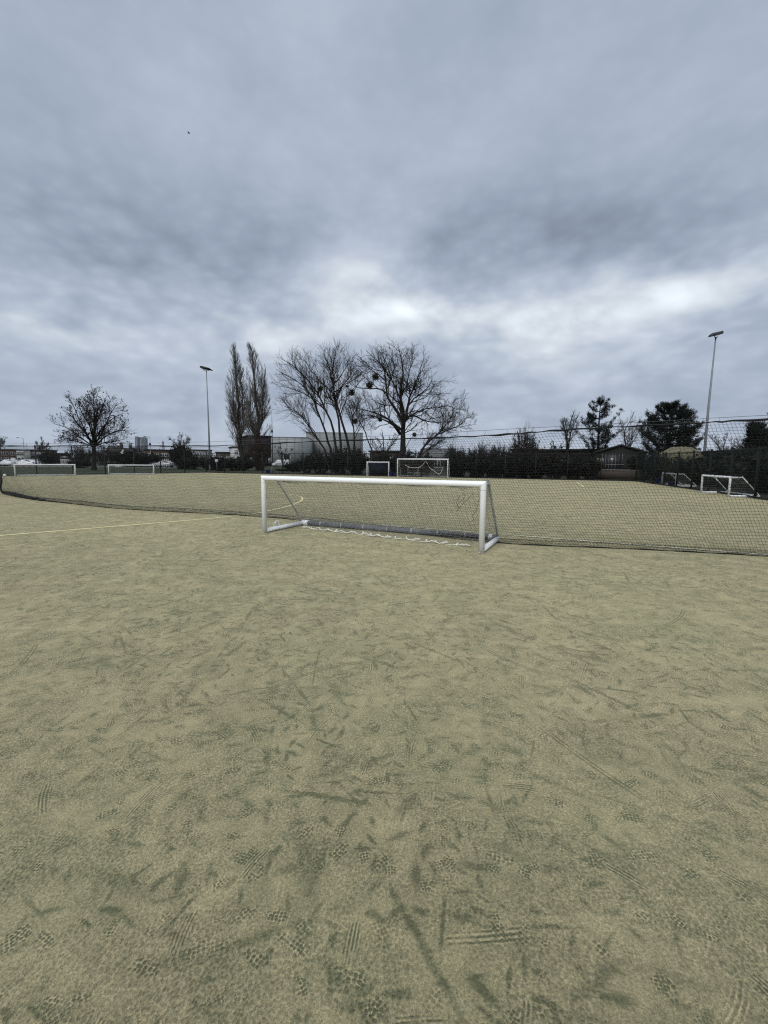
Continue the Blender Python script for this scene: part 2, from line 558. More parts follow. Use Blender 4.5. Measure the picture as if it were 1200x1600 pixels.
def turf_material():
    m = bpy.data.materials.new('sand_dressed_turf')
    m.use_nodes = True
    t = NT(m.node_tree)
    p = t.n('ShaderNodeBsdfPrincipled')
    out = t.n('ShaderNodeOutputMaterial')
    t.nt.links.new(p.outputs[0], out.inputs[0])
    pos = t.n('ShaderNodeTexCoord').outputs['Object']
    warp = t.v('SCALE', t.v('SUBTRACT', t.noise(pos, 1.3, 3, colour=True), (0.5, 0.5, 0.5)), scale=0.25)
    pw = t.v('ADD', pos, warp)

    def cell(scale, off, w_=0.0):          # random scuff sites: local rotated coordinates and a random colour
        vo = t.n('ShaderNodeTexVoronoi', voronoi_dimensions='2D', feature='F1')
        src = t.v('ADD', pw if w_ else pos, off)
        t.put(vo.inputs['Vector'], src)
        vo.inputs['Scale'].default_value = scale
        loc = t.v('SUBTRACT', src, vo.outputs['Position'])
        r, g, b = t.xyz(vo.outputs['Color'])
        loc = t.rot(loc, t.m('MULTIPLY', r, 2 * PI))
        x, y, z = t.xyz(loc)
        return x, y, r, g, b

    rag = t.m('MULTIPLY', t.m('SUBTRACT', t.noise(pos, 32, 4, 0.65), 0.5), 1.5)      # ragged edges
    busy = t.ss(t.noise(pos, 0.8, 3, 0.5, 0.5), 0.34, 0.62)       # where play has churned the sand

    def ell(x, y, L, W, soft=0.5):
        a = t.m('DIVIDE', x, L)
        b = t.m('DIVIDE', y, W)
        d = t.m('SQRT', t.m('ADD', t.m('MULTIPLY', a, a), t.m('MULTIPLY', b, b)))
        d = t.m('ADD', d, rag)
        return t.ss(d, 1.0, 1.0 - soft)

    brk = t.ss(t.noise(pos, 14, 4, 0.65), 0.34, 0.60)     # wear that breaks the marks up
    scuff = None          # green turf laid bare
    ridge = None          # sand pushed into ridges
    hgt = None

    def acc(a, b):
        return b if a is None else t.m('ADD', a, b)

    def mx(a, b):
        return b if a is None else t.m('MAXIMUM', a, b)
    # short scrapes of several sizes
    for scale, off, L, W, dens, amt, wv in ((5.2, (3, 9, 0), 0.085, 0.022, 0.42, 0.62, 1), (3.0, (17, 4, 0), 0.16, 0.034, 0.42, 0.58, 1),
                                            (3.3, (7, 31, 0), 0.15, 0.014, 0.44, 0.70, 0), (1.7, (41, 13, 0), 0.27, 0.06, 0.46, 0.42, 1),
                                            (1.3, (5, 57, 0), 0.37, 0.026, 0.36, 0.62, 0), (0.95, (35, 17, 0), 0.46, 0.024, 0.36, 0.62, 0), (8.5, (55, 7, 0), 0.060, 0.013, 0.30, 0.55, 0), (7.5, (25, 77, 0), 0.06, 0.020, 0.46, 0.6, 0)):
        x, y, r, g, b = cell(scale, off, wv)
        on = t.ss(g, dens, dens + 0.25)
        e = t.m('MULTIPLY', ell(x, y, L, W, 0.85), on)
        k = t.m('MULTIPLY', t.m('MULTIPLY', e, t.m('ADD', 0.35, t.m('MULTIPLY', busy, 0.65))), amt * 0.92)
        scuff = mx(scuff, k)
    # slid tread: a few parallel grooves
    for scale, off, L, W, pitch_, dens in ((2.4, (61, 8, 0), 0.13, 0.032, 0.014, 0.5), (1.6, (9, 83, 0), 0.21, 0.03, 0.017, 0.5), (3.6, (71, 45, 0), 0.085, 0.035, 0.012, 0.5)):
        x, y, r, g, b = cell(scale, off, 0)
        yc = t.m('ADD', y, t.m('MULTIPLY', t.m('MULTIPLY', x, x), t.m('MULTIPLY', t.m('SUBTRACT', b, 0.5), 3.0)))
        on = t.ss(g, dens, dens + 0.15)
        e = t.m('MULTIPLY', ell(x, yc, L, W, 0.5), on)
        wv = t.m('SINE', t.m('MULTIPLY', yc, 2 * PI / pitch_))
        k = t.m('MULTIPLY', e, t.ss(wv, -0.1, 0.8))
        scuff = mx(scuff, t.m('MULTIPLY', t.m('MULTIPLY', k, t.m('MULTIPLY', t.m('ADD', b, 0.3), brk)), 0.72))
        ridge = mx(ridge, t.m('MULTIPLY', t.m('MULTIPLY', e, brk), t.ss(wv, -0.2, -0.9)))
        if scale > 2:
            hgt = acc(hgt, t.m('MULTIPLY', t.m('MULTIPLY', e, wv), -0.003))
    # stud prints: packed dots within a sole-shaped patch
    for scale, off, L, W, ds, dens in ((3.3, (33, 66, 0), 0.065, 0.034, 66, 0.30), (4.2, (90, 21, 0), 0.050, 0.034, 80, 0.30), (2.7, (14, 95, 0), 0.085, 0.036, 62, 0.32),
                                       (5.2, (52, 39, 0), 0.045, 0.030, 88, 0.35), (2.2, (81, 60, 0), 0.10, 0.040, 72, 0.35), (3.7, (23, 14, 0), 0.060, 0.036, 76, 0.30)):
        x, y, r, g, b = cell(scale, off, 0)
        on = t.ss(g, dens, dens + 0.2)
        e = t.m('MULTIPLY', ell(x, y, L, W, 0.6), on)
        vo = t.n('ShaderNodeTexVoronoi', voronoi_dimensions='2D', feature='F1')
        t.put(vo.inputs['Vector'], t.vec(x, y, 0))
        vo.inputs['Scale'].default_value = ds
        vo.inputs['Randomness'].default_value = 0.35
        d = vo.outputs['Distance']
        k = t.m('MULTIPLY', e, t.ss(d, 0.50, 0.25))
        scuff = mx(scuff, t.m('MULTIPLY', t.m('MULTIPLY', k, t.m('MULTIPLY', t.m('ADD', b, 0.35), brk)), 0.85))
        ridge = mx(ridge, t.m('MULTIPLY', t.m('MULTIPLY', e, brk), t.ss(d, 0.42, 0.62)))
        if scale in (3.3, 4.2, 2.7):
            hgt = acc(hgt, t.m('MULTIPLY', t.m('MULTIPLY', k, b), -0.006))
    # long drag lines
    for scale, off, L, dens in ((0.60, (12, 5, 0), 0.55, 0.6), (0.9, (3, 71, 0), 0.42, 0.55)):
        x, y, r, g, b = cell(scale, off, 0)
        yc = t.m('ADD', y, t.m('MULTIPLY', t.m('MULTIPLY', x, x), t.m('MULTIPLY', t.m('SUBTRACT', b, 0.5), 0.9)))
        on = t.ss(g, dens, dens + 0.2)
        a = t.m('ABSOLUTE', yc)
        ln = t.m('MAXIMUM', t.ss(a, 0.008, 0.003), t.m('MULTIPLY', t.ss(t.m('ABSOLUTE', t.m('SUBTRACT', yc, 0.024)), 0.009, 0.003), t.ss(b, 0.4, 0.6)))
        e = t.m('MULTIPLY', t.m('MULTIPLY', ln, on), t.ss(t.m('ABSOLUTE', x), L, L * 0.5))
        scuff = mx(scuff, t.m('MULTIPLY', e, 0.46))
    # sand cover: big drifts, medium drifts, stamped mottling
    big = t.noise(pos, 0.22, 4, 0.55)
    med = t.noise(pw, 1.6, 5, 0.6, 0.6)
    small = t.noise(pw, 9.0, 5, 0.62, 0.5)
    stamp = t.n('ShaderNodeTexVoronoi', voronoi_dimensions='2D', feature='F1')
    t.put(stamp.inputs['Vector'], t.v('ADD', pos, t.v('SCALE', t.noise(pos, 30, 2, colour=True), scale=0.03)))
    stamp.inputs['Scale'].default_value = 72
    st = t.m('MULTIPLY', t.ss(stamp.outputs['Distance'], 0.52, 0.22), t.ss(t.noise(pos, 3.1, 3, 0.5), 0.30, 0.58))
    grain = t.noise(pos, 210, 3, 0.75)
    grain2 = t.noise(pos, 100, 4, 0.72)
    cover = t.m('ADD', t.m('MULTIPLY', t.m('SUBTRACT', big, 0.5), 0.6), t.m('MULTIPLY', t.m('SUBTRACT', med, 0.5), 0.7))
    cover = t.m('ADD', cover, t.m('MULTIPLY', t.m('SUBTRACT', small, 0.5), 1.15))
    cover = t.m('ADD', cover, t.m('MULTIPLY', t.m('SUBTRACT', grain2, 0.5), 0.5))
    cover = t.m('ADD', cover, 0.70)
    cover = t.m('SUBTRACT', cover, t.m('MULTIPLY', scuff, 1.15))
    cover = t.m('SUBTRACT', cover, t.m('MULTIPLY', st, 0.30))
    cover = t.m('ADD', cover, t.m('MULTIPLY', ridge, 0.42))
    cv = t.m('MULTIPLY', cover, 1.0, clamp=True)
    hue = t.noise(pos, 0.55, 4, 0.6, 0.4)
    sand = t.mix(t.ss(hue, 0.35, 0.68), (0.398, 0.328, 0.192), (0.356, 0.316, 0.172))
    turf = t.mix(t.ss(t.noise(pos, 0.9, 3), 0.35, 0.65), (0.048, 0.064, 0.027), (0.062, 0.062, 0.030))
    colr = t.mix(cv, turf, sand)
    rust = t.ss(t.noise(pos, 0.33, 5, 0.65, 0.5), 0.60, 0.75)
    colr = t.mix(t.m('MULTIPLY', rust, 0.10), colr, (0.29, 0.21, 0.12))
    gr = t.m('ADD', 1.0, t.m('ADD', t.m('MULTIPLY', t.m('SUBTRACT', grain, 0.5), 2.0), t.m('MULTIPLY', t.m('SUBTRACT', grain2, 0.5), 2.2)))
    colr = t.v('SCALE', colr, scale=t.m('MINIMUM', t.m('MAXIMUM', gr, 0.25), 2.0))
    t.put(p.inputs['Base Color'], colr)
    p.inputs['Roughness'].default_value = 0.95
    p.inputs['Specular IOR Level'].default_value = 0.1
    p.inputs['Sheen Weight'].default_value = 0.42
    p.inputs['Sheen Roughness'].default_value = 0.6
    t.put(p.inputs['Sheen Tint'], (0.92, 0.86, 0.56))
    h = t.m('ADD', hgt, t.m('MULTIPLY', grain, 0.004))
    h = t.m('ADD', h, t.m('MULTIPLY', grain2, 0.009))
    h = t.m('ADD', h, t.m('MULTIPLY', small, 0.010))
    h = t.m('SUBTRACT', h, t.m('MULTIPLY', st, 0.004))
    b = t.n('ShaderNodeBump')
    b.inputs['Strength'].default_value = 0.9
    b.inputs['Distance'].default_value = 1.0
    t.put(b.inputs['Height'], h)
    t.nt.links.new(b.outputs[0], p.inputs['Normal'])
    return m


M['turf'] = turf_material()


# ------------------------------------------------------------------ the setting
def sheet(name, pts, z, material, kind='structure'):
    b = MB()
    b.addq([[q_[0], q_[1], z] for q_ in pts], [list(range(len(pts)))])
    o = b.build(name, material)
    return tag(o, kind=kind)


sheet('ground', [(-2500, -400), (2500, -400), (2500, 3500), (-2500, 3500)], -0.012, M['grass'])
CORNER_L = np.array([-22.6, 57.2])        # far left corner of the pitch fence
CORNER_R = np.array([22.4, 40.0])         # far right corner
LEFT_DIR = np.array([-0.56, -0.83])
RIGHT_DIR = np.array([-0.262, -0.965])
L_END = CORNER_L + LEFT_DIR * 90
R_END = CORNER_R + RIGHT_DIR * 60
sheet('pitch', [L_END, (L_END[0] + 10, -40), (R_END[0], -40), R_END, CORNER_R, CORNER_L], 0.0, M['turf'])
nl = np.array([LEFT_DIR[1], -LEFT_DIR[0]])  # outward (to the left)
nl = nl / np.linalg.norm(nl)
sheet('path', [CORNER_L + nl * 0.5 - LEFT_DIR * 2, CORNER_L + nl * 3.4 - LEFT_DIR * 2, L_END + nl * 3.4, L_END + nl * 0.5], -0.004, M['path'])
sheet('car_park', [at(-260, 730, 88)[:2], at(-260, 730, 132)[:2], at(345, 730, 132)[:2], at(345, 730, 92)[:2]], -0.006, M['asphalt'])
sheet('road', [at(-400, 730, 138)[:2], at(-400, 730, 150)[:2], at(600, 730, 160)[:2], at(600, 730, 146)[:2]], -0.006, M['asphalt'])
nb_ = np.array([0.357, 0.934])
sheet('soil', [CORNER_L - np.array([1, 0]), CORNER_L + nb_ * 0.1, CORNER_R + nb_ * 0.1, CORNER_R + nb_ * 8, at(560, 730, 66)[:2], at(480, 730, 62)[:2]], -0.003, M['soil'])
nr_ = np.array([0.965, -0.262])
sheet('soil', [CORNER_R + nr_ * 0.1, R_END + nr_ * 0.1, R_END + nr_ * 12, CORNER_R + nr_ * 12 + nb_ * 3], -0.003, M['soil'])
kb = MB()
a_, b_ = at(-260, 730, 87.8)[:2], at(345, 730, 91.8)[:2]
kb.box([*((a_ + b_) / 2), 0.05], [np.linalg.norm(b_ - a_), 0.15, 0.13], rz=math.atan2(*(b_ - a_)[::-1]))
tag(kb.build('kerb', M['kerb']), kind='structure')


def ribbon(name, pts, wid, z, material, n=40):
    p = bez(pts, n) if len(pts) > 2 else np.linspace(pts[0], pts[1], n)
    p = p[:, :2]
    tng = np.gradient(p, axis=0)
    tng /= np.linalg.norm(tng, axis=1, keepdims=True)
    nr = np.c_[-tng[:, 1], tng[:, 0]]
    rng = np.random.default_rng(len(pts) + n)
    wv = wid / 2 * (1 + rng.normal(0, 0.10, (n, 1)))
    L_, R_ = p + nr * wv, p - nr * wv
    v = np.r_[np.c_[L_, np.full(n, z)], np.c_[R_, np.full(n, z)]]
    i = np.arange(n - 1)
    b = MB()
    b.addq(v, np.stack([i, i + 1, i + 1 + n, i + n], 1))
    return tag(b.build(name, material), kind='structure')


ribbon('line_marking', [(-13.0, 5.2), (-9.9, 7.1), (-7.79, 8.97), (-6.3, 10.35), (-4.9, 11.7), (-3.9, 13.0), (-3.45, 14.6), (-3.25, 16.4), (-3.35, 18.3),
                        (-3.85, 20.0), (-5.35, 22.0), (-7.5, 23.6)], 0.085, 0.005, M['line_yellow'], 160)
ribbon('line_marking', [(-15.4, 18.9), (-13.2, 17.6), (-8.85, 15.3), (-6.0, 13.95), (-3.7, 12.85), (0.0, 10.9), (3.94, 8.92), (6.61, 7.64), (12, 5.0)], 0.075, 0.010, M['line_white'], 160)
ribbon('line_marking', [G(18, 765.3), G(37, 765.8)], 0.08, 0.005, M['line_white'], 12)
ribbon('line_marking', [G(901, 753.5), G(912.5, 760.5)], 0.09, 0.005, M['line_yellow'], 12)
ribbon('line_marking', [CORNER_L + np.array([1.2, -1.0]), CORNER_R + np.array([-1.5, -0.6])], 0.08, 0.005, M['line_white'], 60)


# ------------------------------------------------------------------ goals
def net_grid(b, f, nu, nv, r, sub=3, rng=None, k=3):
    """strands over the surface f(u,v)"""
    us, vv = np.linspace(0, 1, nu + 1), np.linspace(0, 1, nv + 1)
    fu = np.linspace(0, 1, max(2, nv * sub // 2 + 1))
    P = np.array([[f(u, v) for v in fu] for u in us])
    b.tubes(P, np.full(P.shape[:2], r), k)
    fv = np.linspace(0, 1, max(2, nu * sub // 2 + 1))
    P = np.array([[f(u, v) for u in fv] for v in vv])
    b.tubes(P, np.full(P.shape[:2], r), k)


def mitred_frame(b, W, H, r, k=20):
    b_pts = [[0, 0, 0.0], [0, 0, H - r], [W, 0, H - r], [W, 0, 0]]
    th = np.arange(k) * 2 * PI / k
    # rings with mitred corners
    rings = []
    def ring(c, ax, ay):
        return np.array(c) + np.outer(np.cos(th) * r, ax) + np.outer(np.sin(th) * r, ay)
    Y = np.array([0, 1.0, 0])
    s2 = math.sqrt(2)
    dirs = [np.array([1.0, 0, 0]), np.array([1.0, 0, -1.0]), np.array([-1.0, 0, -1.0]), np.array([-1.0, 0, 0])]
    # split each corner so shading stays crisp at the mitre
    seq = [(b_pts[0], dirs[0], b_pts[1], dirs[1]), (b_pts[1], dirs[1], b_pts[2], dirs[2] * -1 * 1), (b_pts[2], dirs[2], b_pts[3], dirs[3])]
    for a, da, c, dc in seq:
        if a is b_pts[1]:
            ra = ring(a, np.array([1.0, 0, -1.0]), Y)
            rc = ring(c, np.array([-1.0, 0, -1.0]), Y)
        else:
            ra, rc = ring(a, da, Y), ring(c, dc, Y)
        i = np.arange(k)
        j = (i + 1) % k
        st = b.n
        b.addq(np.vstack([ra, rc]), np.stack([i, j, j + k, i + k], 1))
        b.F.append(('arr', np.array([i + st])))
        b.F.append(('arr', np.array([i + k + st])))


def goal(loc, rz, W, H, D, label, group, top=0.4, r=0.052, far=True, net=True, mesh=0.12, strand=0.002, stretch=(1, 1, 1)):
    wm = M['far_white'] if far else M['white_metal']
    g = thing('goal', label, 'goal', loc, rz, group)
    for x, m_ in ((0, 0), (W, 1)):
        b = MB()
        th = np.arange(20) * 2 * PI / 20
        lo = np.c_[x + r * np.cos(th), r * np.sin(th), np.zeros(20)]
        sgn = 1 if m_ == 0 else -1
        hi = np.c_[x + r * np.cos(th), r * np.sin(th), H - r - r * np.cos(th) * sgn * 1.0]
        hi[:, 2] = H - r + (-(r * np.cos(th)) * sgn)
        i = np.arange(20)
        b.addq(np.vstack([lo, hi]), np.stack([i, (i + 1) % 20, (i + 1) % 20 + 20, i + 20], 1))
        b.F.append(('arr', np.array([i[::-1]])))
        po = b.build('post', wm, g, True)
        if not far:
            cc = MB()
            cc.tube([[x, 0, H - 0.155], [x, 0, H - 0.150]], r + 0.0015, 20)
            cc.build('joint_line', M['collar'], po)
            fp = MB()
            fp.box((x - 0.02, -0.02, 0.012), (0.07, 0.05, 0.024), rz=0.3)
            fp.build('foot_plug', M['collar'], po)
    th = np.arange(20) * 2 * PI / 20
    b = MB()
    lo = np.c_[-(r * np.sin(th)), r * np.cos(th), H - r + r * np.sin(th)]
    lo[:, 0] = -r * np.sin(th)
    hi = lo.copy()
    hi[:, 0] = W + r * np.sin(th)
    i = np.arange(20)
    b.addq(np.vstack([lo, hi]), np.stack([i, (i + 1) % 20, (i + 1) % 20 + 20, i + 20], 1))
    b.build('crossbar', wm, g, True)
    for x in (0, W):
        b = MB()
        b.tube([[x, r * 0.7, 0.05], [x, D, 0.05]], 0.048, 14)
        sb = b.build('ground_bar', wm, g, True)
        b = MB()
        b.tube([[x, 0.03, H - r], [x, top, H - r - 0.005]], 0.024, 10)
        b.tube(bez([[x, top, H - r - 0.005], [x, top + 0.03, H - r - 0.03], [x, D - 0.03, 0.13], [x, D - 0.02, 0.08]], 10), 0.022, 10)
        b.build('brace', M['brace'] if not far else wm, g, True)
    b = MB()
    rb = 0.054 if not far else 0.05
    b.tube([[0.02, D, 0.062], [W - 0.02, D, 0.062]], rb, 16)
    bb = b.build('ballast_bar', M['grey_plastic'] if not far else wm, g, True)
    if not far:
        for fr in (0.115, 0.235, 0.36, 0.485, 0.61, 0.735, 0.86):
            b = MB()
            b.tube([[fr * W - 0.012, D, 0.062], [fr * W + 0.012, D, 0.062]], rb + 0.004, 16)
            b.build('collar', M['collar'], bb, True)
        for x in (0.05, W - 0.05):
            b = MB()
            b.tube([[x - 0.05, D, 0.062], [x + 0.13 * (1 if x < 1 else -1), D, 0.062]], rb + 0.012, 14)
            b.build('end_clamp', wm, bb, True)
    if net:
        rng = np.random.default_rng(int(abs(loc[0] * 100)))
        b = MB()
        ph = rng.uniform(0, 6, 4)

        def back(u, v):
            x = u * W
            sag = 0.05 * math.sin(v * PI) * math.sin(u * 9 + ph[0]) + 0.05 * math.sin(v * PI)
            y = top + (D - top) * v + sag - 0.04
            z = (H - r) - (H - r - 0.10) * v - 0.06 * math.sin(PI * v) - 0.05 * (1 - v) * abs(math.sin(u * PI * 5))
            return (x, y, z)
        net_grid(b, back, int(W / mesh), int(1.6 / mesh), strand)

        def roof(u, v):
            return (u * W, 0.02 + (top - 0.06) * v, H - 2 * r + 0.0 - 0.05 * math.sin(PI * u * 5) ** 2 * v)
        net_grid(b, roof, int(W / mesh), max(2, int(top / mesh)), strand)
        for x in (0.0, W):
            def side(u, v, x=x):
                yt = top * u
                yb = D * u
                return (x + 0.015 * math.sin(7 * v + 3 * u), 0.02 + yt * (1 - v) + yb * v, (H - r) * (1 - v) + 0.06)
            net_grid(b, side, int(D / mesh), int(H / mesh), strand)
        b.build('net', M['net_pale'], g)
    return g


ub = np.array([0.9035, -0.4285])
MG = np.array([-2.585, 9.60])
main_rz = math.atan2(ub[1], ub[0])
WG, HG, DG = 4.72, 1.24, 1.38
g = goal((*MG, 0), main_rz, WG, HG, DG, 'white five a side goal standing in front of the dividing net', None, far=False, mesh=0.10, strand=0.0023)
del_ = g
# lifting handle
b = MB()
th = np.linspace(0, PI, 14)
b.tube(np.c_[np.zeros(14), 0.42 + 0.085 * np.cos(th), 0.09 + 0.12 * np.sin(th) ** 0.8], 0.014, 8)
b.build('handle', M['white_metal'], g, True)
# sagging head cord of the net and loose hanging strands
b = MB()
for x0, x1, dpt in ((0.35, 1.1, 0.05), (1.25, 2.2, 0.012), (2.3, 3.1, 0.018), (3.2, 3.9, 0.03), (3.9, 4.6, 0.02)):
    t_ = np.linspace(0, 1, 12)
    b.tube(np.c_[x0 + (x1 - x0) * t_, np.full(12, 0.10), HG - 0.095 - dpt * 4 * t_ * (1 - t_)], 0.0045, 5)
b.build('head_cord', M['net_black'], g)
b = MB()
rng = np.random.default_rng(5)
for x0, z0, n_ in ((4.38, 1.13, 9), (4.52, 1.02, 8), (4.28, 0.98, 5), (4.6, 0.9, 6)):
    p_ = [np.array([x0, 0.16, z0])]
    for j in range(n_):
        p_.append(p_[-1] + np.array([rng.normal(-0.012, 0.035), rng.normal(0.01, 0.02), -rng.uniform(0.02, 0.085)]))
    b.tube(bez(p_, 40), 0.0030, 5)
b.build('loose_cord', M['net_black'], g)
# foot of the net lying forward on the turf with its white lacing
b = MB()
rng = np.random.default_rng(11)


def foot(u, v):
    x = 0.18 + u * 4.36
    y0, y1 = DG - 0.07, 0.95 - 0.47 * u
    return (x, y0 + (y1 - y0) * v + 0.03 * math.sin(31 * u), 0.02 + 0.16 * (1 - v) ** 1.5 + 0.015 * math.sin(23 * u + 5 * v))


net_grid(b, foot, 44, 7, 0.0018)
b.build('net_skirt', M['net_pale'], g)
b = MB()
x = 0.30
pts = []
ln = np.linspace(0, 1, 330)
ph = np.cumsum(rng.uniform(0.10, 0.62, 330))
am = 0.018 + 0.030 * np.abs(np.sin(np.cumsum(rng.normal(0, 0.14, 330))))
for i_, u in enumerate(ln):
    pts.append([0.30 + 4.06 * u + am[i_] * 1.2 * math.cos(ph[i_]), 0.95 - 0.47 * u + am[i_] * math.sin(ph[i_]) + 0.02 * math.sin(u * 19), 0.014 + 0.020 * (1 + math.sin(ph[i_] * 1.7)) * (0.3 + rng.uniform())])
segs = [(0, 18), (24, 34), (40, 96), (104, 128), (132, 196), (206, 214), (222, 250), (256, 300), (304, 329)]
for a_, c_ in segs:
    b.tube(bez(pts[a_:c_ + 1], (c_ - a_) * 4), 0.0105, 6)
b.tube(bez([[0.3 + 4.06 * u, 0.93 - 0.47 * u + 0.03 * math.sin(u * 40), 0.012] for u in np.linspace(0, 1, 60)], 160), 0.005, 5)
b.build('lacing_rope', M['rope_white'], g, True)


def goal_between(p0, p1, H, D, label, group, **kw):     # p0 left foot, p1 right foot seen from the mouth
    p0, p1 = np.asarray(p0)[:2], np.asarray(p1)[:2]
    d = p1 - p0
    return goal((*p0, 0), math.atan2(d[1], d[0]), float(np.linalg.norm(d)), H, D, label, group, **kw)


goal_between((-32.8, 39.9), (-29.4, 42.75), 1.10, 1.3, 'white goal farthest left against the black fence, ball beside its foot', 'white goals along the left fence', r=0.06, top=0.35)
goal_between((-27.9, 45.5), (-24.45, 47.7), 1.06, 1.3, 'white goal against the left fence in front of the pale gabled houses', 'white goals along the left fence', r=0.055, top=0.35)
# right hand goals: mouth faces left, so the left foot (from the mouth) is the near one
goal_between((20.8, 33.6), (20.14, 31.0), 0.93, 1.25, 'smaller looking white goal beside the blue tubs at the green fence', 'white goals along the right fence', r=0.05, top=0.45)
goal_between((17.42, 24.6), (16.6, 21.55), 1.0, 1.25, 'white goal nearest along the dark green fence on the right', 'white goals along the right fence', r=0.05, top=0.5)
gs = goal_between((-1.87, 48.7), (0.46, 48.2), 1.57, 0.9, 'narrow white goal with dark navy backing sheet', None, r=0.055, top=0.3, net=False)
b = MB()
b.box((1.19, 0.45, 0.76), (2.2, 0.02, 1.42), rx=0.12)
b.build('backing_sheet', M['navy_sheet'], gs)
gt = goal_between((1.38, 47.2), (6.42, 45.6), 1.92, 1.4, 'tall wide white goal with sagging pale net', None, r=0.06, top=0.5, mesh=0.14, strand=0.006)
b = MB()
b.tube(bez([[0.75, 0.25, 1.25], [1.3, 0.3, 1.0], [2.1, 0.3, 0.98], [2.6, 0.3, 1.25], [2.95, 0.3, 1.62], [3.3, 0.3, 1.05], [3.7, 0.3, 0.75], [4.4, 0.3, 0.35], [4.7, 0.3, 0.9]], 60), 0.019, 5)
b.build('sagging_cord', M['rope_white'], gt)
b = MB()
b.tube([[0.8, 1.3, 0.95], [2.6, 1.3, 0.95]], 0.025, 5)
b.tube([[0.8, 1.3, 0.4], [2.6, 1.3, 0.4]], 0.025, 5)
b.tube([[0.8, 1.3, 0.0], [0.8, 1.3, 0.95]], 0.025, 5)
b.tube([[1.9, 1.3, 0.0], [1.9, 1.3, 0.95]], 0.025, 5)
b.build('rear_frame', M['brace'], gt)


# ------------------------------------------------------------------ dividing net
NB = np.array([(-17.6, 20.6), (-16.5, 19.5), (-13.6, 17.2), (-11.2, 15.75), (-8.05, 14.0), (-3.37, 12.34), (-0.4, 10.4), (2.13, 8.62), (4.66, 8.02), (6.53, 7.48), (9.5, 6.3), (13.4, 4.9)])
NTOP_PX = [(-90, 700, 22.5), (-45, 698.5, 21.0), (30, 697, 18.3), (100, 696.5, 16.2), (200, 696.8, 14.2), (330, 696.6, 12.9), (430, 692.5, 11.9), (520, 688.6, 11.1), (630, 685.8, 10.2), (720, 682.7, 9.4),
           (800, 678.2, 8.75), (870, 672.6, 8.35), (980, 666.3, 7.95), (1100, 660.3, 7.65), (1200, 655, 7.4)]
top = [at(*q_) for q_ in NTOP_PX]
top += [np.array([9.6, 6.3, 2.42]), np.array([13.4, 4.9, 2.5])]
top = bez(top, 240)
bot = bez(np.c_[NB, np.zeros(len(NB))], 240)


def arclen(p):
    return np.r_[0, np.cumsum(np.linalg.norm(np.diff(p, axis=0), axis=1))]


def resample(p, n):
    s_ = arclen(p)
    t_ = np.linspace(0, s_[-1], n)
    return np.c_[[np.interp(t_, s_, p[:, i]) for i in range(3)]].T


dn = thing('dividing_net', 'long black sports net hung across the pitch behind the front goal', 'net', (-2, 11.5, 0))
NU, NV = 680, 44
tp, bp = resample(top, NU + 1), resample(bot, NU + 1)
rng = np.random.default_rng(3)
uu = np.linspace(0, 1, NU + 1)[:, None]
vv = np.linspace(0, 1, NV + 1)[None, :]
S = tp[:, None, :] * (1 - vv[..., None]) + bp[:, None, :] * vv[..., None]
nrm = np.array([0.45, 0.89, 0])
wob = 0.05 * np.sin(uu * 60 + 2 * vv) * np.sin(PI * vv) + 0.06 * np.sin(uu * 23 + 1.0) * np.sin(PI * vv ** 1.5) + 0.03 * np.sin(uu * 141 + 3 * vv) * vv
S = S + (wob * np.clip((uu - 0.12) / 0.25, 0.04, 1))[..., None] * nrm
S[..., 2] -= (0.035 * np.sin(uu * 90 + 1) ** 2 * (1 - vv) * vv * 3)
S[..., 2] = np.maximum(S[..., 2], 0.012)
S += rng.normal(0, 0.0035, S.shape)
off = np.array([-2, 11.5, 0])
b = MB()
b.tubes(S, np.full(S.shape[:2], 0.0024), 3)
b.tubes(np.transpose(S, (1, 0, 2)), np.full((NV + 1, NU + 1), 0.0024), 3)
b.build('net_mesh', M['net_black'], dn, off=off)
b = MB()
hc = top.copy()
hc[:, 2] += 0.006 * np.sin(np.arange(240) * 0.9)
rad = 0.011 + 0.008 * (np.sin(np.arange(240) * 0.16) ** 4) + 0.003 * np.sin(np.arange(240) * 0.7)
b.tube(hc, rad, 6)
b.build('head_rope', M['net_black'], dn, off=off)
b = MB()
fr = bot.copy()
fr[:, 2] = 0.025
s_ = np.linspace(0, 1, 240)
rad = 0.010 + 0.036 * np.exp(-((s_ - 0.11) / 0.13) ** 2) + 0.004 * np.sin(np.arange(240) * 0.8)
fr[:, 2] = rad
b.tube(fr, rad, 7)
b.build('foot_rope', M['net_black'], dn, off=off)
# slack of the net lying on the turf behind the foot rope
b = MB()
n_ = 520
f0 = resample(bot, n_ + 1)
us = np.linspace(0, 1, n_ + 1)[:, None]
dep = (0.25 + 0.25 * np.exp(-((us - 0.28) / 0.22) ** 2) + 0.10 * np.sin(us * 37))
K = np.linspace(0, 1, 9)[None, :]
SK = f0[:, None, :] + nrm * (dep * K)[..., None]
SK[..., 2] = 0.012 + 0.03 * np.abs(np.sin(us * 70 + 6 * K)) + 0.05 * np.sin(K * PI)
SK += rng.normal(0, 0.004, SK.shape)
b.tubes(SK, np.full(SK.shape[:2], 0.0015), 3)
b.tubes(np.transpose(SK, (1, 0, 2)), np.full((9, n_ + 1), 0.0015), 3)
b.build('net_slack', M['net_black'], dn, off=off)
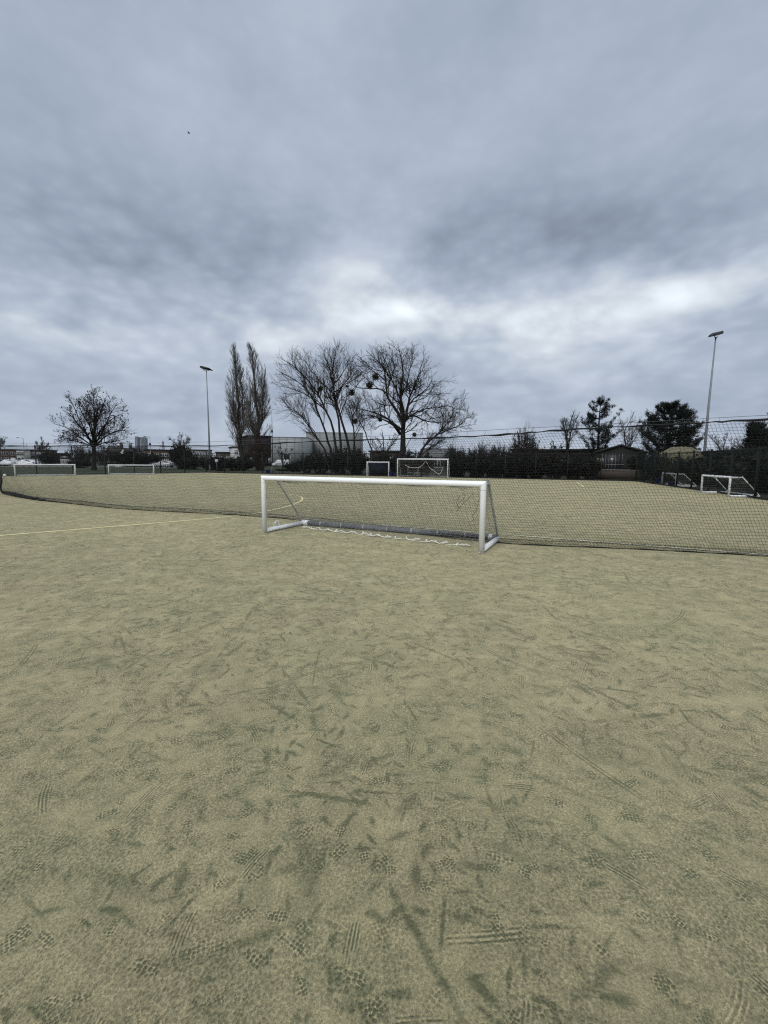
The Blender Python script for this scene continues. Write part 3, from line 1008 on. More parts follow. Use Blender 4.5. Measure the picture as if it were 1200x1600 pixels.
# gathered end of the net and the heap at its foot on the left
b = MB()
e0 = bez([at(-60, 699, 22.0), at(-24, 706, 20.9), at(-6, 722, 20.3), at(2, 748, 19.8), (-16.75, 19.55, 0.25), (-16.45, 19.45, 0.03)], 40)
for j in range(7):
    o_ = rng.normal(0, 0.022, 3)
    b.tube(e0 + o_ * np.sin(np.linspace(0.4, 2.9, 40))[:, None] + rng.normal(0, 0.006, (40, 3)), 0.016, 5)
b.build('gathered_end', M['net_black'], dn, off=off)
b = MB()
for j in range(16):
    x0 = rng.uniform(0.02, 0.12)
    i0 = int(x0 * 240)
    seg = bot[i0:i0 + 26].copy()
    seg += nrm * rng.uniform(-0.04, 0.10) + rng.normal(0, 0.02, seg.shape)
    seg[:, 2] = np.clip(0.04 + rng.normal(0, 0.015, len(seg)) + 0.05 * np.sin(np.linspace(0, PI, len(seg))), 0.02, None)
    b.tube(seg, 0.020, 5)
b.build('net_heap', M['net_black'], dn, off=off)
# straining wire above the net with small clips
wp = [at(-90, 694, 22.5), at(200, 692.3, 14.2), at(300, 691, 13.2), at(600, 681, 10.45), at(780, 671.2, 8.9), at(1000, 659.8, 7.9), at(1200, 648.7, 7.4), np.array([13.4, 4.9, 2.62])]
wpl = bez(wp, 120)
b = MB()
b.tube(wpl, 0.0035, 5)
sw = b.build('straining_wire', M['wire'], dn, off=off)
for i_ in range(6, 116, 3):
    j = np.argmin(np.linalg.norm(top[:, :2] - wpl[i_, :2], axis=1))
    b = MB()
    b.tube([wpl[i_], (wpl[i_] + top[j]) / 2 + np.array([0.01, 0, 0]), top[j]], 0.0022, 4)
    b.build('clip', M['wire'], dn, off=off)


# ------------------------------------------------------------------ fences
def fence(name, label, p0, p1, H, step, material, post_r=0.03, wire=0.0035, vstep=0.10, hstep=0.2, rails=True):
    p0, p1 = np.array(p0), np.array(p1)
    d = p1 - p0
    L = np.linalg.norm(d)
    n = int(round(L / step))
    f = thing(name, label, 'fence', (*p0, 0), math.atan2(d[1], d[0]))
    pb = MB()
    pb.box((0, 0, H / 2 + 0.04), (post_r * 2, post_r * 2, H + 0.08))
    pb.box((0, 0, H + 0.09), (post_r * 2.4, post_r * 2.4, 0.03))
    p = pb.build('post', material, f)
    s = L / n
    b = MB()
    xs = np.arange(vstep, s - 0.02, vstep)
    P = np.stack([np.c_[xs, np.full(len(xs), -0.04), np.full(len(xs), 0.05)], np.c_[xs, np.full(len(xs), -0.04), np.full(len(xs), H - 0.02)]], 1)
    b.tubes(P, np.full(P.shape[:2], wire), 3)
    zs = np.arange(0.05, H, hstep)
    P = np.stack([np.c_[np.zeros(len(zs)), np.full(len(zs), -0.035), zs], np.c_[np.full(len(zs), s), np.full(len(zs), -0.035), zs]], 1)
    b.tubes(P, np.full(P.shape[:2], wire * 1.4), 3)
    if rails:
        for z in (0.08, H):
            b.box((s / 2, -0.03, z), (s, 0.04, 0.05))
    q_ = b.build('mesh_panel', material, f)
    for i in range(1, n + 1):
        c = p.copy()
        col.objects.link(c)
        c.parent = f
        c.location = (i * s, 0, 0)
        if i < n:
            c = q_.copy()
            col.objects.link(c)
            c.parent = f
            c.location = (i * s, 0, 0)
    return f


fence('mesh_fence', 'black mesh fence with posts behind the two left goals', CORNER_L + LEFT_DIR * 42, CORNER_L, 2.75, 3.0, M['fence_black'], post_r=0.045, wire=0.004, vstep=0.2, hstep=0.3)
fence('mesh_fence', 'black mesh fence across the far end in front of trees and shrubs', CORNER_L, CORNER_R, 2.45, 2.9, M['fence_black'], post_r=0.04, wire=0.005, vstep=0.2, hstep=0.3)
fence('mesh_fence', 'dark green mesh fence along the right side behind two goals', CORNER_R, R_END - RIGHT_DIR * 20, 2.3, 2.5, M['fence_green'], post_r=0.045, wire=0.0045, vstep=0.06, hstep=0.2)


# ------------------------------------------------------------------ floodlights and street lamps
def floodlight(base, H, label, lean, yaw, tilt, size):
    f = thing('floodlight', label, 'floodlight', base, 0, 'floodlights beyond the fence')
    b = MB()
    b.tube([[0, 0, 0], [0, 0, H * 0.5], [lean, 0, H]], [0.15, 0.11, 0.055], 12)
    b.tube([[0, 0, 0], [0, 0, 1.4]], [0.165, 0.16], 12)
    po = b.build('pole', M['galv'], f, True)
    b = MB()
    b.box((0, -0.16, 0.8), (0.10, 0.03, 0.4))
    b.build('hatch', M['galv'], po)
    head = MB()
    cy, sy = math.cos(yaw), math.sin(yaw)

    def tr(p):
        p = np.asarray(p, float)
        return np.c_[p[:, 0] * cy - p[:, 1] * sy + lean, p[:, 0] * sy + p[:, 1] * cy, p[:, 2] + H]
    b = MB()
    b.tube(tr(np.array([[-0.42, 0, 0.12], [-0.36, 0, 0.02], [0, 0, -0.02], [0.36, 0, 0.02], [0.42, 0, 0.12]]) * (size, 1, 1)), 0.035, 6)
    b.tube(tr([[0, 0, -0.2], [0, 0, 0.02]]), 0.07, 8)
    b.build('bracket', M['lamp_dark'], f)
    ct, st = math.cos(tilt), math.sin(tilt)
    for yo in (-0.36 * size, 0.36 * size):
        prof = np.array([[-0.85, 0.02], [-0.55, 0.14], [0.35, 0.22], [0.72, 0.20], [0.80, 0.05], [0.74, -0.05], [-0.80, -0.03]]) * (size, 1)
        pr_ = np.c_[prof[:, 0] * ct - prof[:, 1] * st, prof[:, 0] * st + prof[:, 1] * ct + 0.24]
        b = MB()
        b.prism(pr_, yo - 0.30 * size, yo + 0.30 * size)
        b.V[0] = tr(b.V[0])
        lh = b.build('lamp_head', M['lamp_dark'], f)
        b = MB()
        gl = np.array([[0.30, -0.047], [0.72, -0.062], [0.72, -0.085], [0.30, -0.07]]) * (size, 1)
        gp = np.c_[gl[:, 0] * ct - gl[:, 1] * st, gl[:, 0] * st + gl[:, 1] * ct + 0.24]
        b.prism(gp, yo - 0.26 * size, yo + 0.26 * size)
        b.V[0] = tr(b.V[0])
        b.build('lamp_glass', M['lamp_glass'], lh)
    return f


lb = at(328.4, 735.2, 70)
floodlight((lb[0], lb[1], 0), at(322.5, 579, 70)[2], 'tall floodlight mast beside the pair of poplars', -0.05, R(180) + 0.1, R(9), 1.0)
rb_ = at(1097.3, 748, 46)
floodlight((rb_[0], rb_[1], 0), at(1114.5, 527, 46)[2], 'tall floodlight mast rising beside the rounded dark conifer', 0.12, 0.5, R(20), 0.66)


def street_lamp(px, ytop, Y, arm, label):
    p = at(px, ytop, Y)
    s_ = thing('street_lamp', label, 'street lamp', (p[0], p[1], 0), 0, 'street lamps by the far road')
    b = MB()
    b.tube([[0, 0, 0], [0, 0, 1.2], [0, 0, p[2]]], [0.13, 0.09, 0.06], 8)
    b.build('pole', M['galv'], s_)
    b = MB()
    b.tube(bez([[0, 0, p[2] - 0.3], [arm * 0.3, 0, p[2] - 0.02], [arm, 0, p[2] + 0.05]], 8), 0.05, 6)
    b.build('arm', M['galv'], s_)
    b = MB()
    b.lathe([(0.001, -0.1), (0.12, -0.08), (0.16, 0.0), (0.10, 0.1), (0.001, 0.12)], 10, (0, 0, 0))
    b.V[0][:, 0] = b.V[0][:, 0] * 2.4 + arm * 1.15
    b.V[0][:, 2] += p[2] + 0.05
    b.build('lamp_head', M['lamp_dark'], s_)
    return s_


street_lamp(36, 684.3, 140, -1.5, 'street lamp with long arm above the low brick flats')
street_lamp(41.5, 693.5, 175, -1.2, 'shorter looking street lamp close behind a longer armed one')
sl = street_lamp(234, 682.4, 122, -1.2, 'street lamp standing beside the distant tower block')
b = MB()
b.box((-0.05, 0, at(234, 694, 122)[2]), (0.45, 0.35, 0.5))
b.build('camera_box', M['lamp_dark'], sl)


# ------------------------------------------------------------------ trees
def unit(a):
    return a / (np.linalg.norm(a, axis=-1, keepdims=True) + 1e-12)


def kids(rng, P, Rr, counts, t0, t1, ang, L, npts, wander, up, ratio, rmax, rmin, env=None, flat=0.5):
    m, n, _ = P.shape
    idx = np.repeat(np.arange(m), counts)
    N = len(idx)
    t = rng.uniform(t0, t1, N)
    s = t * (n - 1) * 0.999
    i = s.astype(int)
    fr = (s - i)[:, None]
    p = P[idx, i] * (1 - fr) + P[idx, i + 1] * fr
    r = Rr[idx, i] * (1 - fr[:, 0]) + Rr[idx, i + 1] * fr[:, 0]
    tan = unit(P[idx, i + 1] - P[idx, i])
    perp = unit(np.cross(tan, unit(rng.normal(size=(N, 3)))))
    a = rng.uniform(*ang, N)[:, None]
    d = np.cos(a) * tan + np.sin(a) * perp
    ln = L * rng.uniform(0.55, 1.15, N) * (1 - flat * t)
    if env is not None:
        ok = np.ones(N)
        jit = rng.uniform(0.70, 1.22, N)
        for q_ in np.linspace(0.15, 1, 8):
            e = env(p + d * (ln * q_)[:, None] + np.array([0, 0, up * 1.2]) * (ln * q_ * q_)[:, None])
            bad = (e * jit > 1) & (ok >= 1)
            ok[bad] = q_ - 0.10
        ln = ln * np.clip(ok, 0.12, 1)
    if env is not None:
        keep = ok > 0.3
        p, d, ln, r, N = p[keep], d[keep], ln[keep], r[keep], int(keep.sum())
    pts = [p]
    cur = p
    st = (ln / (npts - 1))[:, None]
    for j in range(npts - 1):
        d = unit(d + rng.normal(0, wander, (N, 3)) + np.array([0, 0, up]))
        cur = cur + d * st
        pts.append(cur)
    Pn = np.stack(pts, 1)
    r0 = np.clip(r * ratio, rmin, rmax)
    Rn = r0[:, None] * np.linspace(1, 0.45, npts)[None, :]
    return Pn, np.maximum(Rn, rmin * 0.7)


def ellipsoid(c, rad):
    c, rad = np.array(c), np.array(rad)
    return lambda p: np.sum(((p - c) / rad) ** 2, axis=1)


def stack(polys, n):
    return np.stack([bez(p, n) for p in polys])


def bare_tree(name, label, base, trunks, radii, levels, env=None, seed=1, bark=None, twig=None, group=None, rz=0.0, leaf=None, cat='tree'):
    """trunks: polylines local to the base; levels: dicts handed to kids()."""
    rng = np.random.default_rng(seed)
    root = thing(name, label, cat, base, rz, group)
    P = stack(trunks, 14)
    P[:, 1:] += rng.normal(0, 0.02 * np.linalg.norm(P[:, -1] - P[:, 0], axis=1).mean() / 3, P[:, 1:].shape) * np.array([1, 1, 0.3])
    t_ = np.linspace(0, 1, 14)
    Rr = np.array([ra + (rb - ra) * t_ ** 0.8 for ra, rb in radii])
    Rr[:, 0] *= 1.25
    b = MB()
    b.tubes(P, Rr, 8)
    b.build('trunk', bark or M['bark_dark'], root, True)
    cr_ = MB()
    tips = None
    for k, lv in enumerate(levels):
        lv = dict(lv)
        c = lv.pop('n', 1)
        if 'per_m' in lv:
            lens = np.linalg.norm(np.diff(P, axis=1), axis=2).sum(1)
            c = np.maximum(1, (lens * lv.pop('per_m') + rng.uniform(0, 1, len(lens))).astype(int))
        P, Rr = kids(rng, P, Rr, c, env=env, **lv)
        cr_.tubes(P, Rr, 5 if k == 0 else 3)
        tips = P
    if leaf:
        cnt, size, asp, m_ = leaf
        sel = rng.choice(len(tips), min(cnt, len(tips)), replace=False)
        pts = tips[sel, -1] + rng.normal(0, 0.08, (len(sel), 3))
        cr_.cards(rng, pts, size, asp)
    cr_.build('crown', twig or M['bark_twig'], root)
    return root


def loc_px(base, Y, pts):          # pixel survey -> local coordinates about the tree's foot
    out = []
    for q_ in pts:
        yy = Y + (q_[2] if len(q_) > 2 else 0)
        out.append(at(q_[0], q_[1], yy) - np.array(base))
    return out


SPREAD = lambda s, r=0.05, m=1.0: [
    dict(n=int(9 * m), t0=0.25, t1=1.0, ang=(0.5, 1.05), L=0.30 * s, npts=7, wander=0.16, up=0.10, ratio=0.55, rmax=0.12, rmin=0.02),
    dict(n=8, t0=0.15, t1=1.0, ang=(0.4, 1.0), L=0.16 * s, npts=5, wander=0.18, up=0.08, ratio=0.6, rmax=0.05, rmin=0.015),
    dict(n=6, t0=0.1, t1=1.0, ang=(0.35, 0.95), L=0.085 * s, npts=4, wander=0.2, up=0.06, ratio=0.7, rmax=0.025, rmin=0.011),
    dict(n=4, t0=0.15, t1=1.0, ang=(0.3, 0.9), L=0.045 * s, npts=3, wander=0.2, up=0.05, ratio=0.8, rmax=0.014, rmin=0.009)]

# plane tree on the left with hanging seed balls and a domed crown
Y = 66.0
bx_ = at(147, 735.5, Y)
base = np.array([bx_[0], bx_[1], -0.02])
tr_ = [loc_px(base, Y, p) for p in (
    [(147, 737), (147, 715), (146.5, 697), (147, 680), (149, 660), (152, 645), (156, 628)],
    [(146.5, 699), (141, 690), (134, 676, -1.5), (124, 655, -2), (112, 628, -2)],
    [(146.5, 698), (138, 692), (122, 680, 1), (103, 668, 1), (84, 662, 1)],
    [(147, 698), (156, 689), (168, 680, -1), (186, 672, -1), (203, 676, -1)],
    [(147, 697), (154, 685), (163, 668, 2), (174, 645, 2), (184, 628, 2)],
    [(147, 697), (147, 688, -2), (143, 668, -4), (138, 645, -5), (132, 622, -5)],
    [(147, 699), (137, 695, -1), (120, 690, -2), (102, 688, -2)],
    [(147, 699), (158, 693, 2), (176, 690, 3), (194, 686, 3)],
    [(147, 690), (150, 665, -3), (159, 640, -4), (166, 618, -4)],
    [(146, 690), (140, 665, 3), (129, 645, 4), (121, 622, 4)],
    [(147, 692), (158, 672, -3), (175, 655, -4), (192, 646, -4)],
    [(146, 694), (132, 675, 3), (112, 650, 3), (97, 640, 3)],
    [(147, 688), (148, 660, 1), (146, 636, 1), (146, 612, 1)])]
cen = at(145, 665, Y) - base
bare_tree('plane_tree', 'domed bare plane tree speckled with dark seed balls behind the left goals', base, tr_,
          [(0.36, 0.05), (0.16, 0.03), (0.15, 0.03), (0.15, 0.03), (0.16, 0.03), (0.16, 0.03), (0.12, 0.03), (0.12, 0.03), (0.13, 0.03), (0.13, 0.03), (0.12, 0.03), (0.12, 0.03), (0.14, 0.03)],
          [dict(per_m=2.4, t0=0.3, t1=1.0, ang=(0.4, 1.0), L=3.2, npts=6, wander=0.16, up=0.07, ratio=0.5, rmax=0.07, rmin=0.022),
           dict(per_m=3.3, t0=0.2, t1=1.0, ang=(0.4, 1.0), L=1.6, npts=5, wander=0.2, up=0.06, ratio=0.65, rmax=0.035, rmin=0.017),
           dict(n=3, t0=0.2, t1=1.0, ang=(0.3, 0.9), L=0.7, npts=3, wander=0.2, up=0.05, ratio=0.8, rmax=0.02, rmin=0.013)],
          env=ellipsoid(cen - np.array([0, 0, 0.6]), (6.5, 6.5, 6.3)), seed=4, leaf=(1300, 0.18, 1.3, None), twig=M['bark_twig'])

# pair of Lombardy poplars
def poplar(px, ytop, Y, stems, wid, label, seed):
    bp_ = at(px, 735, Y)
    base = np.array([bp_[0], bp_[1], -0.02])
    H = at(px, ytop, Y)[2]
    tr = [loc_px(base, Y, s_) for s_ in stems]
    n0 = len(tr)

    def env(p):
        z = p[:, 2] / H
        wz = wid * np.interp(z, [0, 0.12, 0.3, 0.55, 0.8, 1.0, 1.05], [0.5, 0.8, 1.0, 0.9, 0.62, 0.18, 0.02])
        cx = np.interp(p[:, 2], tr[0][0][2] + np.array([q_[2] for q_ in tr[0]]) - tr[0][0][2], [q_[0] for q_ in tr[0]])
        return ((p[:, 0] - cx) ** 2 + p[:, 1] ** 2) / wz ** 2 + (z > 1.02) * 2
    return bare_tree('poplar_tree', label, base, tr, [(0.42, 0.04)] + [(0.22, 0.03)] * (n0 - 1),
                     [dict(n=84 // n0 + 26, t0=0.10, t1=0.97, ang=(0.30, 0.62), L=5.6, npts=8, wander=0.05, up=0.07, ratio=0.4, rmax=0.06, rmin=0.018, flat=0.5),
                      dict(n=8, t0=0.15, t1=1.0, ang=(0.2, 0.55), L=2.2, npts=5, wander=0.08, up=0.08, ratio=0.6, rmax=0.022, rmin=0.012),
                      dict(n=4, t0=0.1, t1=1.0, ang=(0.2, 0.6), L=1.0, npts=3, wander=0.12, up=0.08, ratio=0.8, rmax=0.012, rmin=0.008)],
                     env=env, seed=seed, bark=M['bark_brown'], twig=M['bark_poplar'], group='poplars beyond the far fence')


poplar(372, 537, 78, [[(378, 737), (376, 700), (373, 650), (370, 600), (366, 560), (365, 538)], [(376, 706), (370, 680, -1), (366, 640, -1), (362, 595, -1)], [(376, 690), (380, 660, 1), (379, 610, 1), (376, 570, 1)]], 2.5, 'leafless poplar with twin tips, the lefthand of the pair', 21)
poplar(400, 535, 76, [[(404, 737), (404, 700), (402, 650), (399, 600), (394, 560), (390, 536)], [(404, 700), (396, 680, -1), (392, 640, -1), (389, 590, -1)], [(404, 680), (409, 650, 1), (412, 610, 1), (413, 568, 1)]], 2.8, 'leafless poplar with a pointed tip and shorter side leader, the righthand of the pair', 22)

# clump of leaning stems
Y = 62.0
bp_ = at(545, 738, Y)
base = np.array([bp_[0], bp_[1], -0.02])
tr_ = [loc_px(base, Y, p) for p in (
    [(519, 738), (508, 705), (496, 685), (482, 665, -1), (470, 650, -1), (462, 642, -1)],
    [(522, 738), (516, 700), (507, 672), (494, 635, 1), (482, 612, 1), (462, 595, 1), (430, 577, 1)],
    [(528, 738), (525, 695), (518, 662), (505, 632), (492, 608), (478, 590), (455, 570), (442, 562)],
    [(536, 737), (533, 690), (527, 650), (523, 620), (520, 600), (514, 575, 1), (506, 552, 1)],
    [(551, 737), (544, 695), (532, 655), (524, 620), (521, 595, -1), (522, 570, -1), (526, 546, -1)],
    [(552, 737), (553, 705), (554, 680), (550, 655), (556, 640)],
    [(590, 737), (582, 708), (572, 680, 2), (560, 655, 2), (550, 640, 2)],
    [(522, 618), (512, 607), (500, 595), (486, 578), (474, 560)],
    [(521, 600), (530, 590), (540, 575), (546, 556)],
    [(524, 622), (534, 604), (546, 588), (556, 566, 1)],
    [(523, 612), (538, 602), (554, 592, 1), (570, 578, 1)],
    [(530, 650), (538, 630, 1), (548, 612, 1), (562, 596, 1)],
    [(508, 640), (494, 628, -1), (476, 616, -1), (452, 606, -1), (436, 604, -1)],
    [(500, 690), (486, 668, 1), (470, 648, 1), (448, 636, 1)])]
bare_tree('multi_stem_tree', 'clump of slender bare stems leaning left, wide airy crown', base, tr_,
          [(0.16, 0.03), (0.2, 0.03), (0.2, 0.03), (0.2, 0.03), (0.22, 0.03), (0.2, 0.03), (0.13, 0.03), (0.1, 0.03), (0.1, 0.03), (0.1, 0.03), (0.08, 0.03), (0.09, 0.03), (0.1, 0.03), (0.08, 0.03)],
          [dict(per_m=1.6, t0=0.33, t1=1.0, ang=(0.35, 0.8), L=4.6, npts=7, wander=0.07, up=0.07, ratio=0.5, rmax=0.06, rmin=0.022),
           dict(per_m=2.0, t0=0.15, t1=1.0, ang=(0.35, 0.8), L=2.5, npts=5, wander=0.10, up=0.09, ratio=0.6, rmax=0.03, rmin=0.016),
           dict(per_m=3.2, t0=0.15, t1=1.0, ang=(0.3, 0.85), L=1.2, npts=3, wander=0.18, up=0.06, ratio=0.8, rmax=0.016, rmin=0.0085)],
          env=ellipsoid(at(500, 642, Y) - base, (7.2, 6.0, 9.2)), seed=31, twig=M['bark_brown'])

# the big spreading tree
Y = 60.0
bp_ = at(628, 738, Y)
base = np.array([bp_[0], bp_[1], -0.02])
tr_ = [loc_px(base, Y, p) for p in (
    [(628, 738), (629, 705), (630, 675), (630, 655), (626, 635), (626, 610), (630, 580), (624, 545)],
    [(630, 660), (622, 645), (610, 628, -1), (604, 612, -1), (602, 590, -1), (598, 572, -1), (580, 556, -1)],
    [(604, 614, -1), (594, 608, -1), (580, 607, -1), (562, 606, -1), (552, 603, -1)],
    [(626, 672), (616, 662), (602, 652, 1), (585, 645, 1), (566, 640, 1), (548, 636, 1)],
    [(625, 678), (614, 664, -2), (598, 655, -3), (580, 650, -3), (560, 648, -3)],
    [(632, 658), (636, 640), (640, 622), (646, 604, 1), (655, 585, 1), (660, 568, 1)],
    [(631, 652), (628, 630, 3), (618, 608, 4), (610, 588, 4), (603, 566, 4), (592, 548, 4)],
    [(635, 654), (650, 645), (668, 638, -1), (684, 637, -1)],
    [(634, 652), (648, 650, 2), (666, 658, 2), (690, 660, 2), (705, 652, 2)],
    [(637, 634), (648, 622), (662, 612, -1), (672, 600, -1), (676, 588, -1)],
    [(604, 608, -1), (612, 590, 1), (616, 572, 1), (610, 555, 1)],
    [(627, 620, 0), (636, 600, 2), (640, 578, 2), (648, 558, 2)],
    [(602, 595, -1), (590, 584, -1), (574, 574, -1), (558, 560, -1)],
    [(600, 575, -1), (588, 562, 0), (572, 548, 0)],
    [(597, 580, -1), (582, 576, 1), (566, 562, 2), (556, 552, 2)],
    [(592, 608, -1), (578, 596, 1), (564, 584, 1)],
    [(684, 637, -1), (700, 634, -1), (716, 640, -1), (726, 632, -1)])]
bare_tree('oak_tree', 'largest bare tree with thick trunk and mistletoe in its left limbs', base, tr_,
          [(0.46, 0.05), (0.24, 0.03), (0.12, 0.03), (0.20, 0.03), (0.17, 0.03), (0.22, 0.03), (0.18, 0.03), (0.16, 0.03), (0.15, 0.03), (0.12, 0.03), (0.1, 0.03), (0.1, 0.03), (0.08, 0.03), (0.07, 0.03), (0.07, 0.03), (0.06, 0.03), (0.06, 0.03)],
          [dict(per_m=1.9, t0=0.25, t1=1.0, ang=(0.45, 1.1), L=4.6, npts=7, wander=0.18, up=0.05, ratio=0.5, rmax=0.075, rmin=0.024),
           dict(per_m=2.1, t0=0.15, t1=1.0, ang=(0.4, 1.0), L=2.4, npts=5, wander=0.22, up=0.05, ratio=0.6, rmax=0.034, rmin=0.017),
           dict(per_m=3.0, t0=0.15, t1=1.0, ang=(0.35, 1.0), L=1.1, npts=3, wander=0.2, up=0.04, ratio=0.8, rmax=0.016, rmin=0.0085)],
          env=ellipsoid(at(630, 645, Y) - base, (8.2, 6.8, 9.4)), seed=41)

# low tree leaning right beside it
Y = 57.0
bp_ = at(652, 738, Y)
base = np.array([bp_[0], bp_[1], -0.02])
tr_ = [loc_px(base, Y, p) for p in (
    [(652, 738), (655, 715), (664, 695), (680, 682), (694, 668), (706, 650), (708, 635)],
    [(657, 712), (668, 702, 1), (684, 692, 1), (700, 682, 1)],
    [(682, 680), (700, 672, -1), (718, 664, -1), (732, 648, -1)],
    [(652, 736), (640, 712, 1), (634, 700, 1), (645, 682, 1)],
    [(690, 672), (692, 655, 2), (688, 640, 2)])]
bare_tree('leaning_tree', 'low bare tree bending right from the foot of the largest tree', base, tr_,
          [(0.2, 0.03), (0.1, 0.03), (0.11, 0.03), (0.1, 0.03), (0.08, 0.02)],
          [dict(per_m=2.6, t0=0.25, t1=1.0, ang=(0.4, 1.0), L=3.2, npts=6, wander=0.18, up=0.08, ratio=0.5, rmax=0.05, rmin=0.02),
           dict(n=7, t0=0.15, t1=1.0, ang=(0.4, 1.0), L=1.4, npts=4, wander=0.2, up=0.07, ratio=0.6, rmax=0.028, rmin=0.015),
           dict(n=4, t0=0.15, t1=1.0, ang=(0.35, 1.0), L=0.7, npts=3, wander=0.2, up=0.05, ratio=0.8, rmax=0.016, rmin=0.011)],
          env=ellipsoid(at(700, 682, Y) - base, (4.6, 3.8, 5.2)), seed=43, twig=M['bark_brown'])

# mistletoe balls
for px, py, Yd, r_, lab in ((587, 588.5, 59.0, 0.48, 'larger round mistletoe ball on the upper left limb of the largest tree'), (577.5, 602, 59.0, 0.47, 'ragged mistletoe ball just under a rounder one in the largest tree'),
                       (549.5, 613.5, 60.5, 0.40, 'mistletoe ball between the leaning stems and the largest tree'), (500.5, 607.5, 62.0, 0.32, 'mistletoe ball in the leaning stems, leftmost of all'),
                       (542, 603.5, 61.5, 0.15, 'tiniest mistletoe ball beside a bigger one'), (554.5, 658, 62.0, 0.38, 'low mistletoe ball on a short upright stem'),
                       (594, 656, 61.0, 0.24, 'low mistletoe ball under the long left limb of the largest tree'), (647.5, 679, 58.0, 0.24, 'small mistletoe ball right of the thick trunk')):
    rng = np.random.default_rng(int(px))
    c = at(px, py, Yd)
    m_ = thing('mistletoe', lab, 'mistletoe', c, 0, 'mistletoe balls in the bare trees')
    N = 260
    d = unit(rng.normal(size=(N, 3)))
    ln = r_ * rng.uniform(0.7, 1.25, (N, 1))
    P = np.stack([d * 0.02, d * ln * 0.55 + rng.normal(0, 0.05, (N, 3)) * r_, d * ln + rng.normal(0, 0.14, (N, 3)) * r_], 1)
    b = MB()
    b.tubes(P, np.full((N, 3), 0.008), 3)
    b.build('stems', M['bark_twig'], m_)
    b = MB()
    b.cards(rng, np.repeat(P[:, 2], 2, 0) * rng.uniform(0.35, 1.05, (N * 2, 1)), 0.085, 2.0)
    b.build('leaves', M['mistletoe'], m_)


def quick_tree(px, ybase, ytop, Y, wpx, label, seed, group=None, twig=None, name='bare_tree', dens=1.0, upright=False, trunkh=0.3, thin=1.0):
    bp_ = at(px, 730, Y)
    base = np.array([bp_[0], bp_[1], -0.02])
    H = at(px, ytop, Y)[2]
    wr_ = wpx / 2 / FPX * Y
    rng = np.random.default_rng(seed)
    tr = [[(0, 0, 0), (rng.normal(0, .1), 0, H * trunkh), (rng.normal(0, .25), rng.normal(0, .2), H * 0.65), (rng.normal(0, .3), 0, H * 0.97)]]
    for k in range(6):
        a = k * 1.05 + rng.uniform(0, 0.6)
        rr = wr_ * rng.uniform(0.65, 0.95)
        z0 = H * trunkh * rng.uniform(0.85, 1.5)
        ze = H * rng.uniform(0.6, 0.9) if not upright else H * rng.uniform(0.75, 0.95)
        tr.append([(0, 0, z0), (math.cos(a) * rr * 0.4, math.sin(a) * rr * 0.4, z0 + (ze - z0) * 0.5), (math.cos(a) * rr, math.sin(a) * rr, ze)])
    s = H * 0.5
    tk = 0.012 * Y / 60 * thin
    return bare_tree(name, label, base, tr, [(0.028 * H ** 0.9 * thin, 0.03)] + [(0.013 * H ** 0.9 * thin, 0.02)] * 6,
                     [dict(n=int(10 * dens), t0=0.2, t1=1.0, ang=(0.35, 0.95), L=s * 0.42, npts=6, wander=0.16, up=0.12, ratio=0.5, rmax=0.06, rmin=tk * 1.8),
                      dict(n=6, t0=0.15, t1=1.0, ang=(0.35, 0.95), L=s * 0.2, npts=4, wander=0.18, up=0.1, ratio=0.6, rmax=0.03, rmin=tk * 1.3),
                      dict(n=3, t0=0.15, t1=1.0, ang=(0.3, 0.9), L=s * 0.1, npts=3, wander=0.2, up=0.06, ratio=0.8, rmax=0.02, rmin=tk)],
                     env=ellipsoid((0, 0, H * 0.6), (wr_, wr_, H * 0.42)), seed=seed, twig=twig or M['bark_twig'], group=group)


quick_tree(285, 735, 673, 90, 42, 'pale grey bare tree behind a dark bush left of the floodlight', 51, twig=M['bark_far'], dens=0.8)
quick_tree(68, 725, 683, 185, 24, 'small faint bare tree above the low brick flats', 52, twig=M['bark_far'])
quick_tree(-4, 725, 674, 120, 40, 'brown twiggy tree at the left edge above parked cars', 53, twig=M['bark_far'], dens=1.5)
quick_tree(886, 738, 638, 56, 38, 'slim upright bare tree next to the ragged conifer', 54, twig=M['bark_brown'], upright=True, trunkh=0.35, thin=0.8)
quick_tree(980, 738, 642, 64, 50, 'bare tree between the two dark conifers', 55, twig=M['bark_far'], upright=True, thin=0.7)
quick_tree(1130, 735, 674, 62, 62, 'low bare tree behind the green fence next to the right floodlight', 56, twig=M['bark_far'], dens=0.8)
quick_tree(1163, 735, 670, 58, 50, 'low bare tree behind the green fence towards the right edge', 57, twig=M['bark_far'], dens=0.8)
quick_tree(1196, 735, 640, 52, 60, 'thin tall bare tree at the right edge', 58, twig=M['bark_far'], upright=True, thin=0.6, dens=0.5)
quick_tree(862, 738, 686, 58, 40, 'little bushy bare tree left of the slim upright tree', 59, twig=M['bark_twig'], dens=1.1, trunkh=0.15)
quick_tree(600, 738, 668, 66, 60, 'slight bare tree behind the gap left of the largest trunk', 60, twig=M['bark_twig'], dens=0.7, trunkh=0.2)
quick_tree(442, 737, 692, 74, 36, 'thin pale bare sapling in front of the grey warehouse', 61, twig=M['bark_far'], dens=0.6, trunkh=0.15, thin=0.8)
quick_tree(610, 730, 705, 240, 50, 'far faint tree beyond the gap of the large trees', 62, twig=M['bark_far'])


